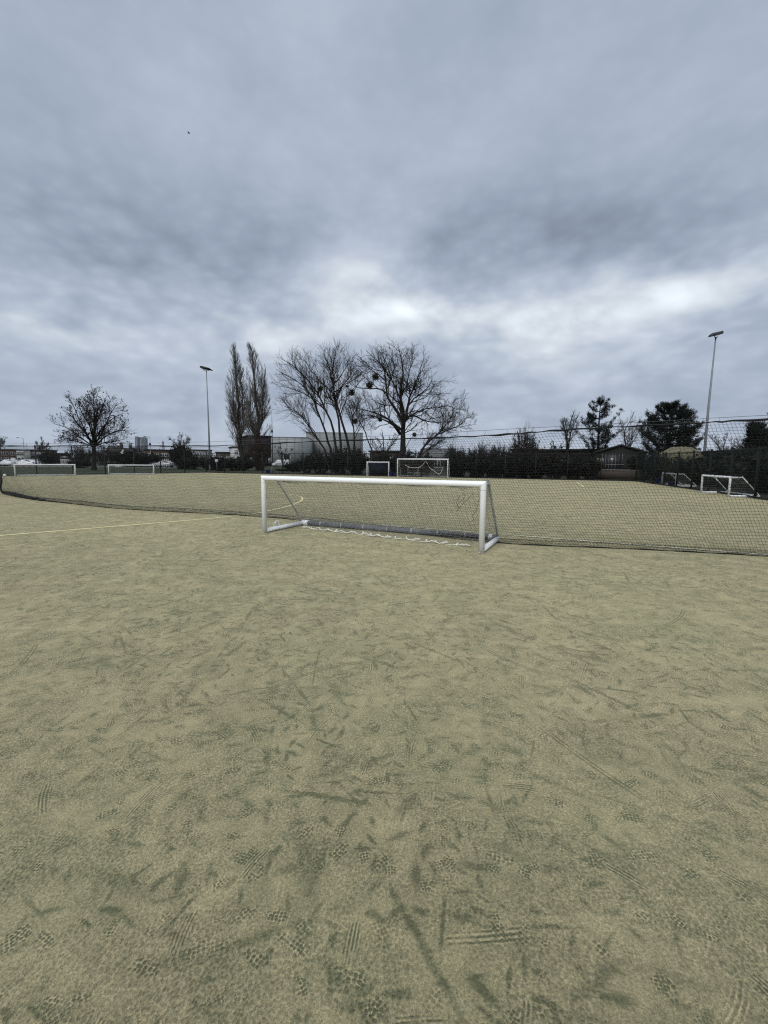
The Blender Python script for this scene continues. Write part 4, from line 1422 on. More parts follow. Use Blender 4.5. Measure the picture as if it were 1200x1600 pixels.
# conifers
def conifer(px, ytop, Y, wpx, label, seed, shape, group='dark conifers behind the far right corner', lean=0.0, ybot=704, bare=0.15, tiers=11, nper=12, jig=(0.75, 1.1)):
    bp_ = at(px, 735, Y)
    base = np.array([bp_[0], bp_[1], -0.02])
    H = at(px, ytop, Y)[2]
    W = wpx / 2 / FPX * Y
    rng = np.random.default_rng(seed)
    root = thing('pine_tree', label, 'tree', base, 0, group)
    P = bez([(0, 0, 0), (lean * 0.3, 0, H * 0.35), (lean * 0.7, 0.1, H * 0.7), (lean, 0, H * 0.96)], 12)
    Rr = np.linspace(0.22, 0.04, 12)
    b = MB()
    b.tubes(P[None], Rr[None], 8)
    b.build('trunk', M['bark_dark'], root, True)
    cr_ = MB()
    tips = []
    for k in range(tiers):
        for j in range(int(nper * (1.15 - 0.5 * k / tiers))):
            z = bare + (0.97 - bare) * (k + rng.uniform(-0.18, 0.18)) / (tiers - 0.6)
            z = min(z, 0.97)
            c = np.array([np.interp(z * H, P[:, 2], P[:, 0]), np.interp(z * H, P[:, 2], P[:, 1]), z * H])
            a = rng.uniform(0, 2 * PI)
            L = W * np.interp(z, [0, 0.2, 0.45, 0.7, 0.9, 1.0], shape) * rng.uniform(*jig)
            d = np.array([math.cos(a), math.sin(a), rng.uniform(0.0, 0.35)])
            pl = bez([c, c + d * L * 0.55 + np.array([0, 0, -0.05 * L]), c + d * L + np.array([0, 0, 0.16 * L + 0.12])], 7)
            cr_.tubes(pl[None], np.linspace(0.04, 0.012, 7)[None], 4)
            for q_ in range(2, 7):
                for _ in range(1 + (q_ > 3) + (q_ > 5)):
                    tips.append((pl[q_] + rng.normal(0, 0.10, 3), pl[q_] - pl[q_ - 1]))
    tips_p = np.array([t_[0] for t_ in tips])
    tips_d = unit(np.array([t_[1] for t_ in tips]))
    n = len(tips_p)
    rep = 20
    up = np.array([0, 0, 0.75])
    D = unit(np.repeat(tips_d, rep, 0) * 0.6 + up + rng.normal(0, 0.38, (n * rep, 3)))
    Pp = np.repeat(tips_p, rep, 0) + D * 0.12 + rng.normal(0, 0.09, (n * rep, 3))
    nb = MB()
    nb.cards(rng, Pp, 0.042, 7.0, D)
    cr_.build('branches', M['bark_dark'], root)
    nb.build('crown', M['needles'], root)
    return root


conifer(932, 625, 55, 56, 'ragged dark conifer with loose open top above the timber hut', 71, [0.6, 0.75, 0.9, 1.0, 0.55, 0.25], bare=0.26, tiers=9, nper=9, jig=(0.4, 1.25))
conifer(1043, 631, 52, 84, 'broad rounded dark conifer left of the right floodlight', 72, [0.6, 0.95, 1.0, 0.78, 0.42, 0.10], bare=0.24, tiers=11, nper=24, jig=(0.72, 1.12))
conifer(1216, 672, 36, 60, 'dark conifer cut off by the right edge', 73, [0.9, 1.0, 1.0, 0.8, 0.45, 0.1], lean=-0.4, bare=0.08, tiers=13, nper=13)
conifer(1183, 664, 33, 26, 'narrow dark conifer leaning left near the right edge', 74, [0.9, 1.0, 0.9, 0.8, 0.6, 0.4], lean=-0.35, bare=0.05, tiers=12, nper=10)


# shrubs
def shrub(label, kind, seed, H, W, n_stem, n_leaf, leafm, twigm, lsize=0.14, loc=(0, 0, 0), group=None, name='shrub'):
    rng = np.random.default_rng(seed)
    root = thing(name, label, 'shrub', loc, 0, group)
    a = rng.uniform(0, 2 * PI, n_stem)
    rr = W * np.sqrt(rng.uniform(0, 1, n_stem))
    hh = H * (1.02 - 0.45 * (rr / W) ** 2) * rng.uniform(0.75, 1.08, n_stem)
    ends = np.stack([np.cos(a) * rr, np.sin(a) * rr, hh], 1)
    st = ends * np.array([0.35, 0.35, 0])
    mid = (st + ends) / 2 + rng.normal(0, 0.12, (n_stem, 3))
    P = np.stack([st, mid * 0.5 + st * 0.5, mid, (mid + ends) / 2 + rng.normal(0, 0.05, (n_stem, 3)), ends], 1)
    Rr = np.repeat(np.linspace(0.028, 0.010, 5)[None], n_stem, 0)
    b = MB()
    b.tubes(P, Rr, 3)
    P2, R2 = kids(rng, P, Rr, 9, 0.25, 1.0, (0.25, 0.8), H * 0.26, 4, 0.12, 0.16, 0.7, 0.016, 0.009)
    b.tubes(P2, R2, 3)
    P3, R3 = kids(rng, P2, R2, 4, 0.1, 1.0, (0.25, 0.9), H * 0.12, 3, 0.15, 0.1, 0.8, 0.012, 0.008)
    b.tubes(P3, R3, 3)
    b.build('stems', twigm, root)
    if n_leaf:
        sel = rng.integers(0, len(P3), n_leaf)
        k = rng.integers(0, 3, n_leaf)
        pts = P3[sel, k] + rng.normal(0, 0.10, (n_leaf, 3))
        lim = rng.uniform(0.45, 0.95, n_leaf)
        pts[:, 2] = np.minimum(pts[:, 2], H * lim * 1.05)
        pts[:, 2] = np.abs(pts[:, 2])
        b = MB()
        b.cards(rng, pts, lsize, 1.5)
        b.build('foliage', leafm, root)
    return root


def px_base(px, Y):
    p = at(px, 730, Y)
    return (p[0], p[1], -0.02)


SH = {}
G_B = 'twiggy shrubs behind the far fence'
G_D = 'dark evergreen shrubs behind the far fence'
twig_px = [(704, 51, 694, 34), (780, 47.5, 692, 30), (803, 48, 688, 26), (752, 51, 690, 24), (832, 47.5, 690, 24), (720, 50, 698, 30), (742, 49, 697, 36), (768, 48, 696, 40), (792, 47, 700, 36), (816, 48, 668, 50), (842, 46.5, 703, 36), (640, 53, 702, 40), (560, 56, 700, 40), (585, 55, 706, 30)]
dark_px = [(500, 57.5, 712, 44), (532, 56, 706, 44), (556, 55, 708, 40), (606, 52.5, 712, 46), (636, 52, 712, 46), (664, 51, 712, 30), (712, 49, 711, 44), (744, 48, 712, 44), (776, 46.5, 712, 46),
           (806, 46, 711, 46), (836, 45, 712, 46), (866, 44.5, 712, 48), (898, 44, 713, 48), (922, 43.5, 716, 38), (1006, 44.5, 710, 44), (1030, 42, 714, 40), (481, 59, 716, 30)]
tw = shrub('a', 0, 81, 3.4, 1.6, 60, 700, M['leaf_brown'], M['bark_brown'], 0.12)
dk = shrub('b', 0, 82, 3.0, 1.9, 70, 3600, M['leaf_dark'], M['bark_dark'], 0.17)
TW_L = ['brown twiggy shrub standing nearest the tall goal', 'wispy taller stems left of the domed twiggy shrub', 'slender stems merging into the left flank of the domed twiggy shrub', 'thin upright stems rising above the brown twiggy shrubs', 'slender stems merging into the right flank of the domed twiggy shrub', 'twiggy brown shrub right of the tall goal', 'second twiggy brown shrub right of the tall goal', 'pale topped twiggy shrub before the domed one', 'brown twiggy shrub left of the domed twiggy one',
        'tallest domed twiggy shrub before the far right fence', 'brown twiggy shrub between the domed one and the little tree', 'twiggy shrub at the foot of the thick trunk', 'twiggy shrub by the leaning stems', 'twiggy shrub in the gap between the big trees']
DK_L = ['dark shrub beside the white square sign', 'dark shrub at the feet of the leaning stems', 'dark shrub just left of the narrow navy goal', 'dark shrub behind the gap between the two far goals', 'dark shrub behind the left half of the tall goal',
        'dark shrub behind the middle of the tall goal', 'dark shrub just right of the tall goal', 'dark shrub under the brown twiggy shrubs', 'dark shrub left of the domed twiggy shrub', 'dark shrub under the domed twiggy shrub',
        'dark shrub right of the domed twiggy shrub', 'dark shrub left of the slim upright tree', 'dark shrub right of the slim upright tree', 'dark shrub at the left corner of the timber hut', 'dark shrub at the right corner of the timber hut',
        'dark shrub by the blue tubs', 'dark shrub beside the warehouse lawn']
for i, (px, Y, yt, wpx) in enumerate(twig_px):
    hs = at(px, yt, Y)[2] / 3.4
    ws = wpx / 2 / FPX * Y / 1.6
    if i == 0:
        tw.location = px_base(px, Y)
        tw.scale = (ws, ws, hs)
        tag(tw, TW_L[0], group=G_B)
    else:
        dup(tw, px_base(px, Y), i * 1.3, TW_L[i], G_B, (ws, ws, hs))
tw['group'] = G_B
for i, (px, Y, yt, wpx) in enumerate(dark_px):
    hs = at(px, yt - 6, Y)[2] / 3.0
    ws = wpx / 2 / FPX * Y / 1.9
    if i == 0:
        dk.location = px_base(px, Y)
        dk.scale = (ws, ws, hs)
        tag(dk, DK_L[0], group=G_D)
    else:
        dup(dk, px_base(px, Y), i * 1.7, DK_L[i], G_D, (ws, ws, hs))
# reddish undergrowth round the poplars, dark bushes on the left, hedge behind the green fence
rd = shrub('reddish brown twiggy thicket at the feet of the poplars', 0, 83, 6.0, 2.0, 80, 700, M['leaf_brown'], M['bark_red'], 0.14, px_base(407, 74))
rd.scale = (1.0, 1.0, 1.0)
dup(dk, px_base(372, 70), 0.4, 'dark shrub under the lefthand poplar', 'dark bushes on the left', (1.6, 1.2, 0.72))
dup(dk, px_base(284, 80), 1.4, 'tall dark bush in front of the pale grey bare tree', 'dark bushes on the left', (1.1, 1.1, 1.55))
dup(dk, px_base(300, 78), 2.4, 'low dark bush between the pale grey tree and floodlight', 'dark bushes on the left', (1.5, 1.2, 0.85))
dup(dk, px_base(208, 100), 0.9, 'dark evergreen bush left of the street lamp by the tower', 'dark bushes on the left', (2.4, 1.6, 1.25))
dup(dk, px_base(235, 105), 2.9, 'dark evergreen bush right of the street lamp by the tower', 'dark bushes on the left', (1.6, 1.4, 1.1))
dup(dk, px_base(78, 105), 1.9, 'black looking bush by the fence behind the farthest left goal', 'dark bushes on the left', (1.4, 1.2, 1.2))
dup(dk, px_base(127, 84), 0.2, 'low dark bush at the foot of the plane tree', 'dark bushes on the left', (1.1, 1.2, 0.55))
dup(dk, px_base(345, 68), 1.2, 'low dark bush by the small square sign right of the floodlight', 'dark bushes on the left', (1.2, 1.0, 0.75))
dup(dk, px_base(330, 74), 2.2, 'low dark bush hugging the foot of the left floodlight', 'dark bushes on the left', (1.4, 1.1, 0.8))
dup(dk, px_base(445, 72), 2.0, 'low dark bush on the lawn under the white van', 'dark bushes on the left', (1.0, 0.8, 0.12))
dup(dk, px_base(462, 66), 0.7, 'low dark bush on the lawn right of the white van', 'dark bushes on the left', (1.0, 0.8, 0.5))
br = shrub('brown leafless thicket filling the gap behind the plane tree', 0, 84, 5.6, 3.6, 90, 1800, M['leaf_brown'], M['bark_brown'], 0.22, px_base(128, 120), 'brown thickets behind the plane tree')
dup(br, px_base(163, 125), 1.2, 'brown leafless thicket left of the pale gabled houses', None, 1.0)
ol = shrub('olive green bush under the thatched roof behind the green fence', 0, 85, 2.2, 1.8, 60, 2600, M['leaf_olive'], M['bark_brown'], 0.13, px_base(1056, 41), 'bushes behind the green fence')
dup(ol, px_base(1074, 38.5), 1.0, 'olive bush right of the smaller right goal behind the green fence', None, (0.9, 0.9, 0.8))
for px, Y, sc_, lab in ((1112, 36, (1.2, 1.2, 0.85), 'dark bush behind the green fence right of the floodlight'), (1134, 34, (1.3, 1.2, 0.85), 'dark bush behind the green fence above the nearest right goal'),
                        (1158, 31, (1.3, 1.2, 0.85), 'dark bush behind the green fence left of the leaning conifer'), (1184, 28, (1.3, 1.2, 0.85), 'dark bush behind the green fence below the leaning conifer'), (1212, 25, (1.2, 1.2, 0.8), 'dark bush behind the green fence at the right edge'),
                        (1092, 37.5, (1.0, 1.0, 0.7), 'dark bush behind the green fence at the right floodlight foot')):
    dup(dk, px_base(px, Y), px * 0.37, lab, 'dark bushes behind the green fence', sc_)
shrub('rust orange leafy bush behind the green fence at the right floodlight', 0, 86, 1.6, 0.55, 22, 500, M['leaf_rust'], M['bark_red'], 0.12, px_base(1085, 36.2))
shrub('low spread of rusty dead leaves behind the nearest right goal', 0, 87, 1.7, 0.9, 26, 240, M['leaf_rust'], M['bark_red'], 0.10, px_base(1117, 33.6))


# ------------------------------------------------------------------ buildings
def frame_of(p0, p1):
    p0, p1 = np.array(p0[:2]), np.array(p1[:2])
    d = p1 - p0
    return p0, float(np.linalg.norm(d)), math.atan2(d[1], d[0])


def building(name, label, px0, px1, Y0, Y1, ytop, depth, wall, roof=None, gable=0.0, windows=(), door=None, group=None, cat='building', chimney=None, flat_over=0.25, roofm=None, gable_front=False):
    p0, p1 = at(px0, 730, Y0), at(px1, 730, Y1)
    o, W, rz = frame_of(p0, p1)
    H = at((px0 + px1) / 2, ytop, (Y0 + Y1) / 2)[2]
    root = thing(name, label, cat, (*o, -0.02), rz, group)
    hw = H - gable
    b = MB()
    if gable and gable_front:
        b.prism([(0, 0), (W, 0), (W, hw), (W / 2, H), (0, hw)], 0, depth)
    else:
        b.box((W / 2, depth / 2, hw / 2), (W, depth, hw))
    b.build('wall', wall, root)
    b = MB()
    if gable:
        e = 0.25
        if gable_front:
            for s_ in (0, 1):
                xa, xb = (-(e), W / 2) if s_ == 0 else (W + e, W / 2)
                za = hw - e * gable / (W / 2)
                b.prism([(xa, za + 0.03), (xb, H + 0.03), (xb, H + 0.20), (xa, za + 0.2)], -e, depth + e)
        else:
            dp = depth / 2
            for s_ in (0, 1):
                ya, yb = (-e, dp) if s_ == 0 else (depth + e, dp)
                za = hw - e * gable / dp
                v = [[-e, ya, za + 0.03], [W + e, ya, za + 0.03], [W + e, yb, H + 0.03], [-e, yb, H + 0.03], [-e, ya, za + 0.2], [W + e, ya, za + 0.2], [W + e, yb, H + 0.2], [-e, yb, H + 0.2]]
                b.addq(v, [[0, 3, 2, 1], [4, 5, 6, 7], [0, 1, 5, 4], [2, 3, 7, 6], [0, 4, 7, 3], [1, 2, 6, 5]])
            v = [[0, 0, hw], [0, depth, hw], [0, dp, H], [W, 0, hw], [W, depth, hw], [W, dp, H]]
            b2 = MB()
            b2.addq(v, [[0, 2, 1], [3, 4, 5]])
            b2.build('gable', wall, root)
    else:
        b.box((W / 2, depth / 2, hw + 0.16), (W + flat_over * 2, depth + flat_over * 2, 0.3))
    rf = b.build('roof', roofm or M['roof_dark'], root)
    for cx in chimney or ():
        c = MB()
        c.box((W * cx, depth / 2, H + 0.45), (1.0, 0.7, 1.6))
        for k in (-0.25, 0.25):
            c.tube([[W * cx + k, depth / 2, H + 1.25], [W * cx + k, depth / 2, H + 1.6]], 0.13, 8)
        c.build('chimney', M['brick_brown'], rf)
    for wx, wz, ww, wh, gm in windows:
        f = MB()
        x0, z0 = wx * W, wz * hw
        for q_ in ((x0, z0 - wh / 2, ww + 0.1, 0.09), (x0, z0 + wh / 2, ww + 0.1, 0.09)):
            f.box((q_[0], -0.03, q_[1]), (q_[2], 0.10, q_[3]))
        for k in (-0.5, 0, 0.5):
            f.box((x0 + k * ww, -0.03, z0), (0.08, 0.094, wh - 0.092))
        fo = f.build('window', M['frame_white'], root)
        g_ = MB()
        g_.box((x0, -0.012, z0), (ww - 0.004, 0.03, wh - 0.01))
        g_.build('pane', M[gm], fo)
    if door:
        dx_, dw, dh, dm = door
        d = MB()
        d.box((dx_ * W, -0.02, dh / 2 + 0.03), (dw, 0.08, dh))
        d.build('door', M[dm], root)
        f = MB()
        f.box((dx_ * W - dw / 2 - 0.06, -0.03, dh / 2 + 0.03), (0.12, 0.12, dh))
        f.box((dx_ * W + dw / 2 + 0.06, -0.03, dh / 2 + 0.03), (0.12, 0.12, dh))
        f.box((dx_ * W, -0.03, dh + 0.10), (dw + 0.24, 0.12, 0.12))
        f.build('door_frame', M['frame_white'], root)
    return root


wr2 = lambda n, z, w_, h_, g='glass': [((i + 0.5) / n, z, w_, h_, g) for i in range(n)]
building('flats', 'low red brick flats at the left edge with pale panels', -70, 27, 172, 176, 702.5, 9, M['brick_red'], windows=wr2(9, 0.72, 1.6, 1.2) + wr2(9, 0.28, 1.6, 1.2), door=(0.5, 1.2, 2.2, 'timber_dark'))
building('flats', 'narrow white fronted flats between two brown brick blocks', 27.4, 40.5, 171, 171.5, 703.5, 8, M['render_white'], windows=wr2(3, 0.74, 0.8, 1.3) + [(0.5, 0.3, 2.2, 1.3, 'glass')])
building('flats', 'low brown brick flats behind the farthest left goal', 44, 71, 175, 176, 703.5, 9, M['brick_brown'], windows=wr2(5, 0.72, 1.2, 1.1, 'glass_pale') + wr2(5, 0.28, 1.2, 1.1), door=(0.9, 1.1, 2.2, 'frame_white'))
building('shed', 'dark flat roofed block between the brick flats and plane tree', 72, 108, 165, 168, 709, 8, M['timber_dark'], windows=wr2(4, 0.6, 1.4, 1.0, 'glass_pale'))
building('shed', 'long low white panelled shed seen through the fence left of the plane tree', 95, 121, 118, 119, 716.5, 5, M['render_white'], windows=wr2(4, 0.6, 0.8, 0.6, 'glass_pale'))
building('house', 'pale gabled house beside the plane tree, chimney on ridge', 165, 186, 165, 166, 697.5, 9, M['brick_brown'], gable=2.2, windows=wr2(3, 0.75, 1.1, 1.1) + wr2(2, 0.3, 1.2, 1.1), chimney=(0.95,))
building('house', 'white rendered gable fronted house left of the tower block', 187, 199.5, 160, 160, 700.5, 9, M['render_white'], gable=2.0, gable_front=True, windows=[(0.35, 0.35, 1.0, 1.8, 'glass'), (0.7, 0.35, 1.0, 1.8, 'glass')], door=(0.53, 0.0001 + 0.5, 1.9, 'timber_dark'))
building('house', 'second white house with steep roof just left of the tower block', 200, 215, 162, 163, 699.5, 9, M['render_white'], gable=2.4, windows=wr2(3, 0.7, 1.0, 1.3) + wr2(3, 0.3, 1.0, 1.3), chimney=(0.1,))
tw_ = building('tower_block', 'distant grey high rise tower block on the skyline', 213.5, 230, 640, 644, 683.5, 14, M['tower_wall'], roofm=M['tower_dark'])
b = MB()
b.box((2.1, -0.4, 18.0), (4.6, 1.2, at(216, 682, 640)[2] * 2 - 36))
b.build('stair_core', M['tower_dark'], tw_)
for k in range(6):
    b = MB()
    b.box((5.6 + k * 1.75, -0.12, 17.5), (0.7, 0.2, 30))
    b.build('window_strip', M['glass'], tw_)
building('terrace', 'brown brick terrace right of the tower block', 226, 264, 150, 152, 704, 8, M['brick_red'], windows=wr2(6, 0.7, 1.1, 1.1) + wr2(6, 0.28, 1.1, 1.1))
building('office', 'long grey panelled block behind the left floodlight', 297, 332, 210, 214, 703.5, 12, M['clad_mid'], windows=wr2(8, 0.7, 2.0, 1.2, 'glass_pale') + wr2(8, 0.3, 2.0, 1.2, 'glass_pale'))
building('shed', 'brown flat roofed building between the floodlight and poplars', 338, 364.5, 128, 129, 707.5, 8, M['brick_brown'], windows=wr2(4, 0.62, 0.9, 1.0, 'glass_pale'))
building('office', 'white two storey building behind the lefthand poplar', 364.8, 379, 122, 123, 699, 9, M['render_white'], windows=[(0.35, 0.75, 0.9, 1.2, 'glass_pale'), (0.78, 0.4, 0.7, 3.2, 'glass')])
bl = building('warehouse', 'dark brown and blue block behind the righthand poplar', 388, 424.5, 128, 131, 682, 14, M['timber_dark'], roofm=M['roof_dark'])
b = MB()
b.box((3.2, -0.06, 6.0), (4.2, 0.1, 3.4))
b.build('blue_panel', M['clad_blue'], bl)
b = MB()
b.box((2.6, -0.09, 3.9), (2.9, 0.1, 0.6))
b.build('fascia_board', M['sign_white'], bl)
for k in range(5):
    b = MB()
    b.box((0.9 + k * 1.3, -0.06, 1.7), (0.8, 0.1, 1.6))
    b.build('window', M['glass_pale'], bl)
wh1 = building('warehouse', 'low grey clad warehouse with dark panel for its loading door opening', 424.8, 482, 165, 166, 684, 20, M['clad_grey'], roofm=M['clad_mid'], door=(0.41, 2.3, 4.1, 'dark_void'), flat_over=0.05)
b = MB()
b.tube([[10.2, -0.12, 0], [10.2, -0.12, 8.6]], 0.09, 6)
b.build('downpipe', M['render_grey'], wh1)
building('warehouse', 'taller grey clad warehouse behind the leaning stems', 479, 567, 186, 188, 676.5, 24, M['clad_mid'], roofm=M['clad_grey'], flat_over=0.05, windows=wr2(6, 0.25, 2.4, 1.2, 'glass'))
building('bungalow', 'pale bungalow with grey tiled roof glimpsed behind the tall goal', 655, 707, 70, 69, 701, 8, M['render_grey'], gable=1.35, roofm=M['roof_grey'], windows=[(0.55, 0.55, 0.9, 1.0, 'glass'), (0.72, 0.55, 0.8, 1.0, 'glass'), (0.92, 0.55, 0.7, 1.0, 'glass_pale')])
building('bungalow', 'low red brick building glimpsed in the gap left of the thick trunk', 578, 622, 80, 79, 706.5, 7, M['brick_red'], windows=wr2(3, 0.6, 1.0, 1.0, 'glass_pale'))
building('shed', 'long dark flat roofed timber shed behind the slim upright tree', 800, 938, 60, 56, 705, 6, M['timber_dark'], windows=[(0.05, 0.45, 0.9, 0.7, 'glass_pale'), (0.55, 0.5, 0.8, 0.9, 'glass_pale'), (0.60, 0.5, 0.6, 0.9, 'glass_pale')])
# timber hut with glazed gable
hut = building('hut', 'dark timber hut with glazed gable front at the right', 930, 1008, 50.5, 48.5, 696.5, 7, M['timber_dark'], gable=0.75, gable_front=True)
p0, p1 = at(930, 730, 50.5), at(1008, 730, 48.5)
_, HW, _ = frame_of(p0, p1)


def hut_x(px):
    return HW * (px - 930) / 78


b = MB()
z0, z1 = at(955, 735, 49.8)[2], at(955, 708, 49.8)[2]
zm = at(955, 725.5, 49.8)[2]
x0, x1 = hut_x(941), hut_x(972)
b.box(((x0 + x1) / 2, -0.07, zm), (x1 - x0 + 0.5, 0.06, 0.07))
b.box(((x0 + x1) / 2 - 0.3, -0.07, z0), (x1 - x0 - 0.4, 0.06, 0.06))
for k in range(7):
    xx = x0 + (x1 - x0) * k / 6
    b.box((xx, -0.06, (z0 + z1) / 2 if k < 5 else (zm + z1) / 2), (0.05, 0.05, (z1 - z0) if k < 5 else (z1 - zm)))
wf = b.build('window', M['timber_pale'], hut)
b = MB()
b.box(((x0 + x1) / 2, -0.02, (z0 + z1) / 2), (x1 - x0, 0.04, z1 - z0))
b.build('pane', M['glass'], wf)
b = MB()
b.box(((hut_x(930) + hut_x(945)) / 2, -0.05, at(938, 720, 50)[2]), (0.7, 0.06, 0.6))
b.build('notice_panel', M['timber_pale'], hut)
p0, p1 = at(930, 742, 45.6), at(1004, 743, 43.8)
o_, L_, rz_ = frame_of(p0, p1)
gw = thing('low_wall', 'low brown brick wall in front of the timber hut', 'wall', (*o_, 0), rz_)
b = MB()
b.box((L_ / 2, 0.12, 0.45), (L_, 0.22, 0.9))
b.build('brickwork', M['brick_brown'], gw)
b = MB()
b.box((L_ / 2, 0.12, 0.93), (L_ + 0.06, 0.28, 0.06))
b.build('coping', M['kerb'], gw)
# thatched shelter
cx_, cy_, _ = at(1062, 730, 46)
th_ = thing('shelter', 'straw coloured hip roofed shelter beneath the rounded conifer', 'shelter', (cx_, cy_, 0), 0.25)
ze, za = at(1066, 720, 46)[2], at(1066, 698, 46)[2]
b = MB()
n_ = 8
v = []
for rr, zz in ((2.85, ze - 0.05), (2.8, ze + 0.12), (1.8, ze + (za - ze) * 0.5), (0.85, za - 0.06), (0.05, za)):
    v.append((rr, zz))
b.lathe(v, 8)
b.V[0][:, 0] *= 1.15
b.build('roof', M['thatch'], th_)
for k in range(6):
    b = MB()
    a = k * PI / 3
    b.tube([[2.2 * math.cos(a), 1.9 * math.sin(a), 0], [2.2 * math.cos(a), 1.9 * math.sin(a), ze + 0.05]], 0.07, 6)
    b.build('post', M['bark_dark'], th_)
b = MB()
b.lathe([(1.9, 0.0), (1.9, 0.9), (1.8, 0.9), (1.8, 0.0)], 8)
b.build('side_panel', M['leaf_olive'], th_)
# cabin with windows behind the green fence
building('cabin', 'dark green cabin with a row of dull windows behind the green fence', 1098, 1190, 45, 33, 709, 3.5, M['fence_green'], windows=[((i + 0.5) / 6, 0.72, 0.9, 0.7, 'glass') for i in range(6)])


# roof mast, far pylon
p = at(424.6, 643, 150)
am = thing('antenna_mast', 'thin antenna mast standing right of the poplars', 'mast', (p[0], p[1], 0))
b = MB()
b.tube([[0, 0, 0], [0, 0, p[2] * 0.6], [0, 0, p[2]]], [0.12, 0.10, 0.045], 6)
b.build('pole', M['lamp_dark'], am)
b = MB()
b.box((0, 0, at(424, 674, 150)[2]), (0.5, 0.4, 0.8))
b.build('equipment_box', M['lamp_dark'], am)
p = at(254.5, 688, 300)
py_ = thing('pylon', 'distant lattice mast with cross arm on the skyline', 'mast', (p[0], p[1], 0))
b = MB()
for sx, sy in ((-1, -1), (-1, 1), (1, -1), (1, 1)):
    b.tube([[sx * 1.2, sy * 1.2, 0], [sx * 0.25, sy * 0.25, p[2] * 0.95]], 0.12, 4)
for k in range(9):
    z = p[2] * 0.1 * (k + 0.5)
    s_ = 1.2 - 0.95 * z / (p[2] * 0.95)
    b.tube([[-s_, -s_, z], [s_, -s_, z + p[2] * 0.09]], 0.07, 3)
    b.tube([[s_, s_, z], [-s_, s_, z + p[2] * 0.09]], 0.07, 3)
b.tube([[0, 0, p[2] * 0.9], [0, 0, p[2]]], 0.12, 4)
b.build('lattice', M['lamp_dark'], py_)
b = MB()
b.tube([[-2.4, 0, p[2] * 0.72], [2.4, 0, p[2] * 0.72]], 0.14, 4)
b.build('cross_arm', M['lamp_dark'], py_)


# ------------------------------------------------------------------ vehicles
def vehicle(label, group, body_mat, van=False):
    root = thing('parked_van' if van else 'parked_car', label, 'van' if van else 'car', (0, 0, 0), 0, group)
    if van:
        L, Hh, wd = 4.6, 1.95, 1.85
        low = [(-2.2, 0.30), (2.25, 0.30), (2.32, 0.55), (2.25, 0.85), (1.75, 1.02), (1.05, 1.75), (0.75, 1.90), (-2.1, 1.95), (-2.27, 1.80), (-2.3, 0.5)]
        glass = [(1.66, 1.04), (1.02, 1.68), (0.45, 1.68), (0.42, 1.10), (1.2, 1.03)]
        wheels = (-1.45, 1.5)
    else:
        L, Hh, wd = 4.2, 1.45, 1.75
        low = [(-2.05, 0.32), (2.0, 0.30), (2.12, 0.5), (2.05, 0.72), (1.9, 0.80), (1.0, 0.93), (0.35, 1.36), (0.0, 1.45), (-1.05, 1.43), (-1.75, 1.05), (-2.05, 0.98), (-2.12, 0.6)]
        glass = [(0.88, 0.95), (0.30, 1.32), (0.0, 1.385), (-1.0, 1.37), (-1.55, 1.03), (-0.8, 0.95)]
        wheels = (-1.28, 1.3)
    # body: belt wider than roof
    o = np.array(low)
    n = len(o)
    b = MB()
    rings = []
    for yy, k in ((-1, 1), (-0.93, 1), (0.93, 1), (1, 1)):
        w_ = np.where(o[:, 1] > 1.0, 0.80 - 0.0 * o[:, 1], 1.0) * wd / 2
        sc_ = 0.975 if abs(yy) == 1 else 1.0
        rings.append(np.c_[o[:, 0] * sc_, w_ * yy, 0.32 + (o[:, 1] - 0.32) * (0.985 if abs(yy) == 1 else 1.0)])
    i = np.arange(n)
    j = (i + 1) % n
    b.V.append(np.vstack(rings))
    b.n = n * 4
    for k in range(3):
        b.F.append(('arr', np.stack([i + k * n, j + k * n, j + (k + 1) * n, i + (k + 1) * n], 1)))
    b.F.append(('arr', np.array([i[::-1]])))
    b.F.append(('arr', np.array([i + 3 * n])))
    b.build('body', body_mat, root)
    b = MB()
    gw_ = wd / 2 * 0.83
    b.prism(glass, -gw_, gw_)
    b.build('window', M['glass'], root)
    ws = MB()
    if van:
        ws.addq([[1.72, -0.72, 1.075], [1.72, 0.72, 1.075], [1.09, 0.68, 1.73], [1.09, -0.68, 1.73]], [[0, 1, 2, 3]])
    else:
        ws.addq([[0.98, -0.70, 0.96], [0.98, 0.70, 0.96], [0.38, 0.62, 1.36], [0.38, -0.62, 1.36]], [[0, 1, 2, 3]])
    ws.V[0][:, 0] += 0.02
    ws.build('windscreen', M['glass'], root)
    for wx in wheels:
        for sy in (-1, 1):
            b = MB()
            yc = sy * (wd / 2 - 0.09)
            b.tube([[wx, yc - 0.11, 0.32], [wx, yc + 0.11, 0.32]], 0.32, 18)
            wo_ = b.build('wheel', M['rubber'], root, False)
            b = MB()
            b.tube([[wx, yc + sy * 0.09, 0.32], [wx, yc + sy * 0.125, 0.32]], 0.20, 14)
            b.build('rim', M['alloy'], wo_)
    xf = 2.12 if van else 1.98
    for sy in (-1, 1):
        b = MB()
        b.box((xf, sy * wd * 0.36, 0.72 if not van else 0.82), (0.22, 0.34, 0.16))
        b.build('headlight', M['headlight'], root)
        b = MB()
        b.box((-2.06 if not van else -2.27, sy * wd * 0.40, 0.85 if not van else 1.0), (0.12, 0.2, 0.28))
        b.build('tail_light', M['taillight'], root)
    return root


def place(o, px, Y, rz):
    p = at(px, 730, Y)
    o.location = (p[0], p[1], 0.0)
    o.rotation_euler = (0, 0, rz)


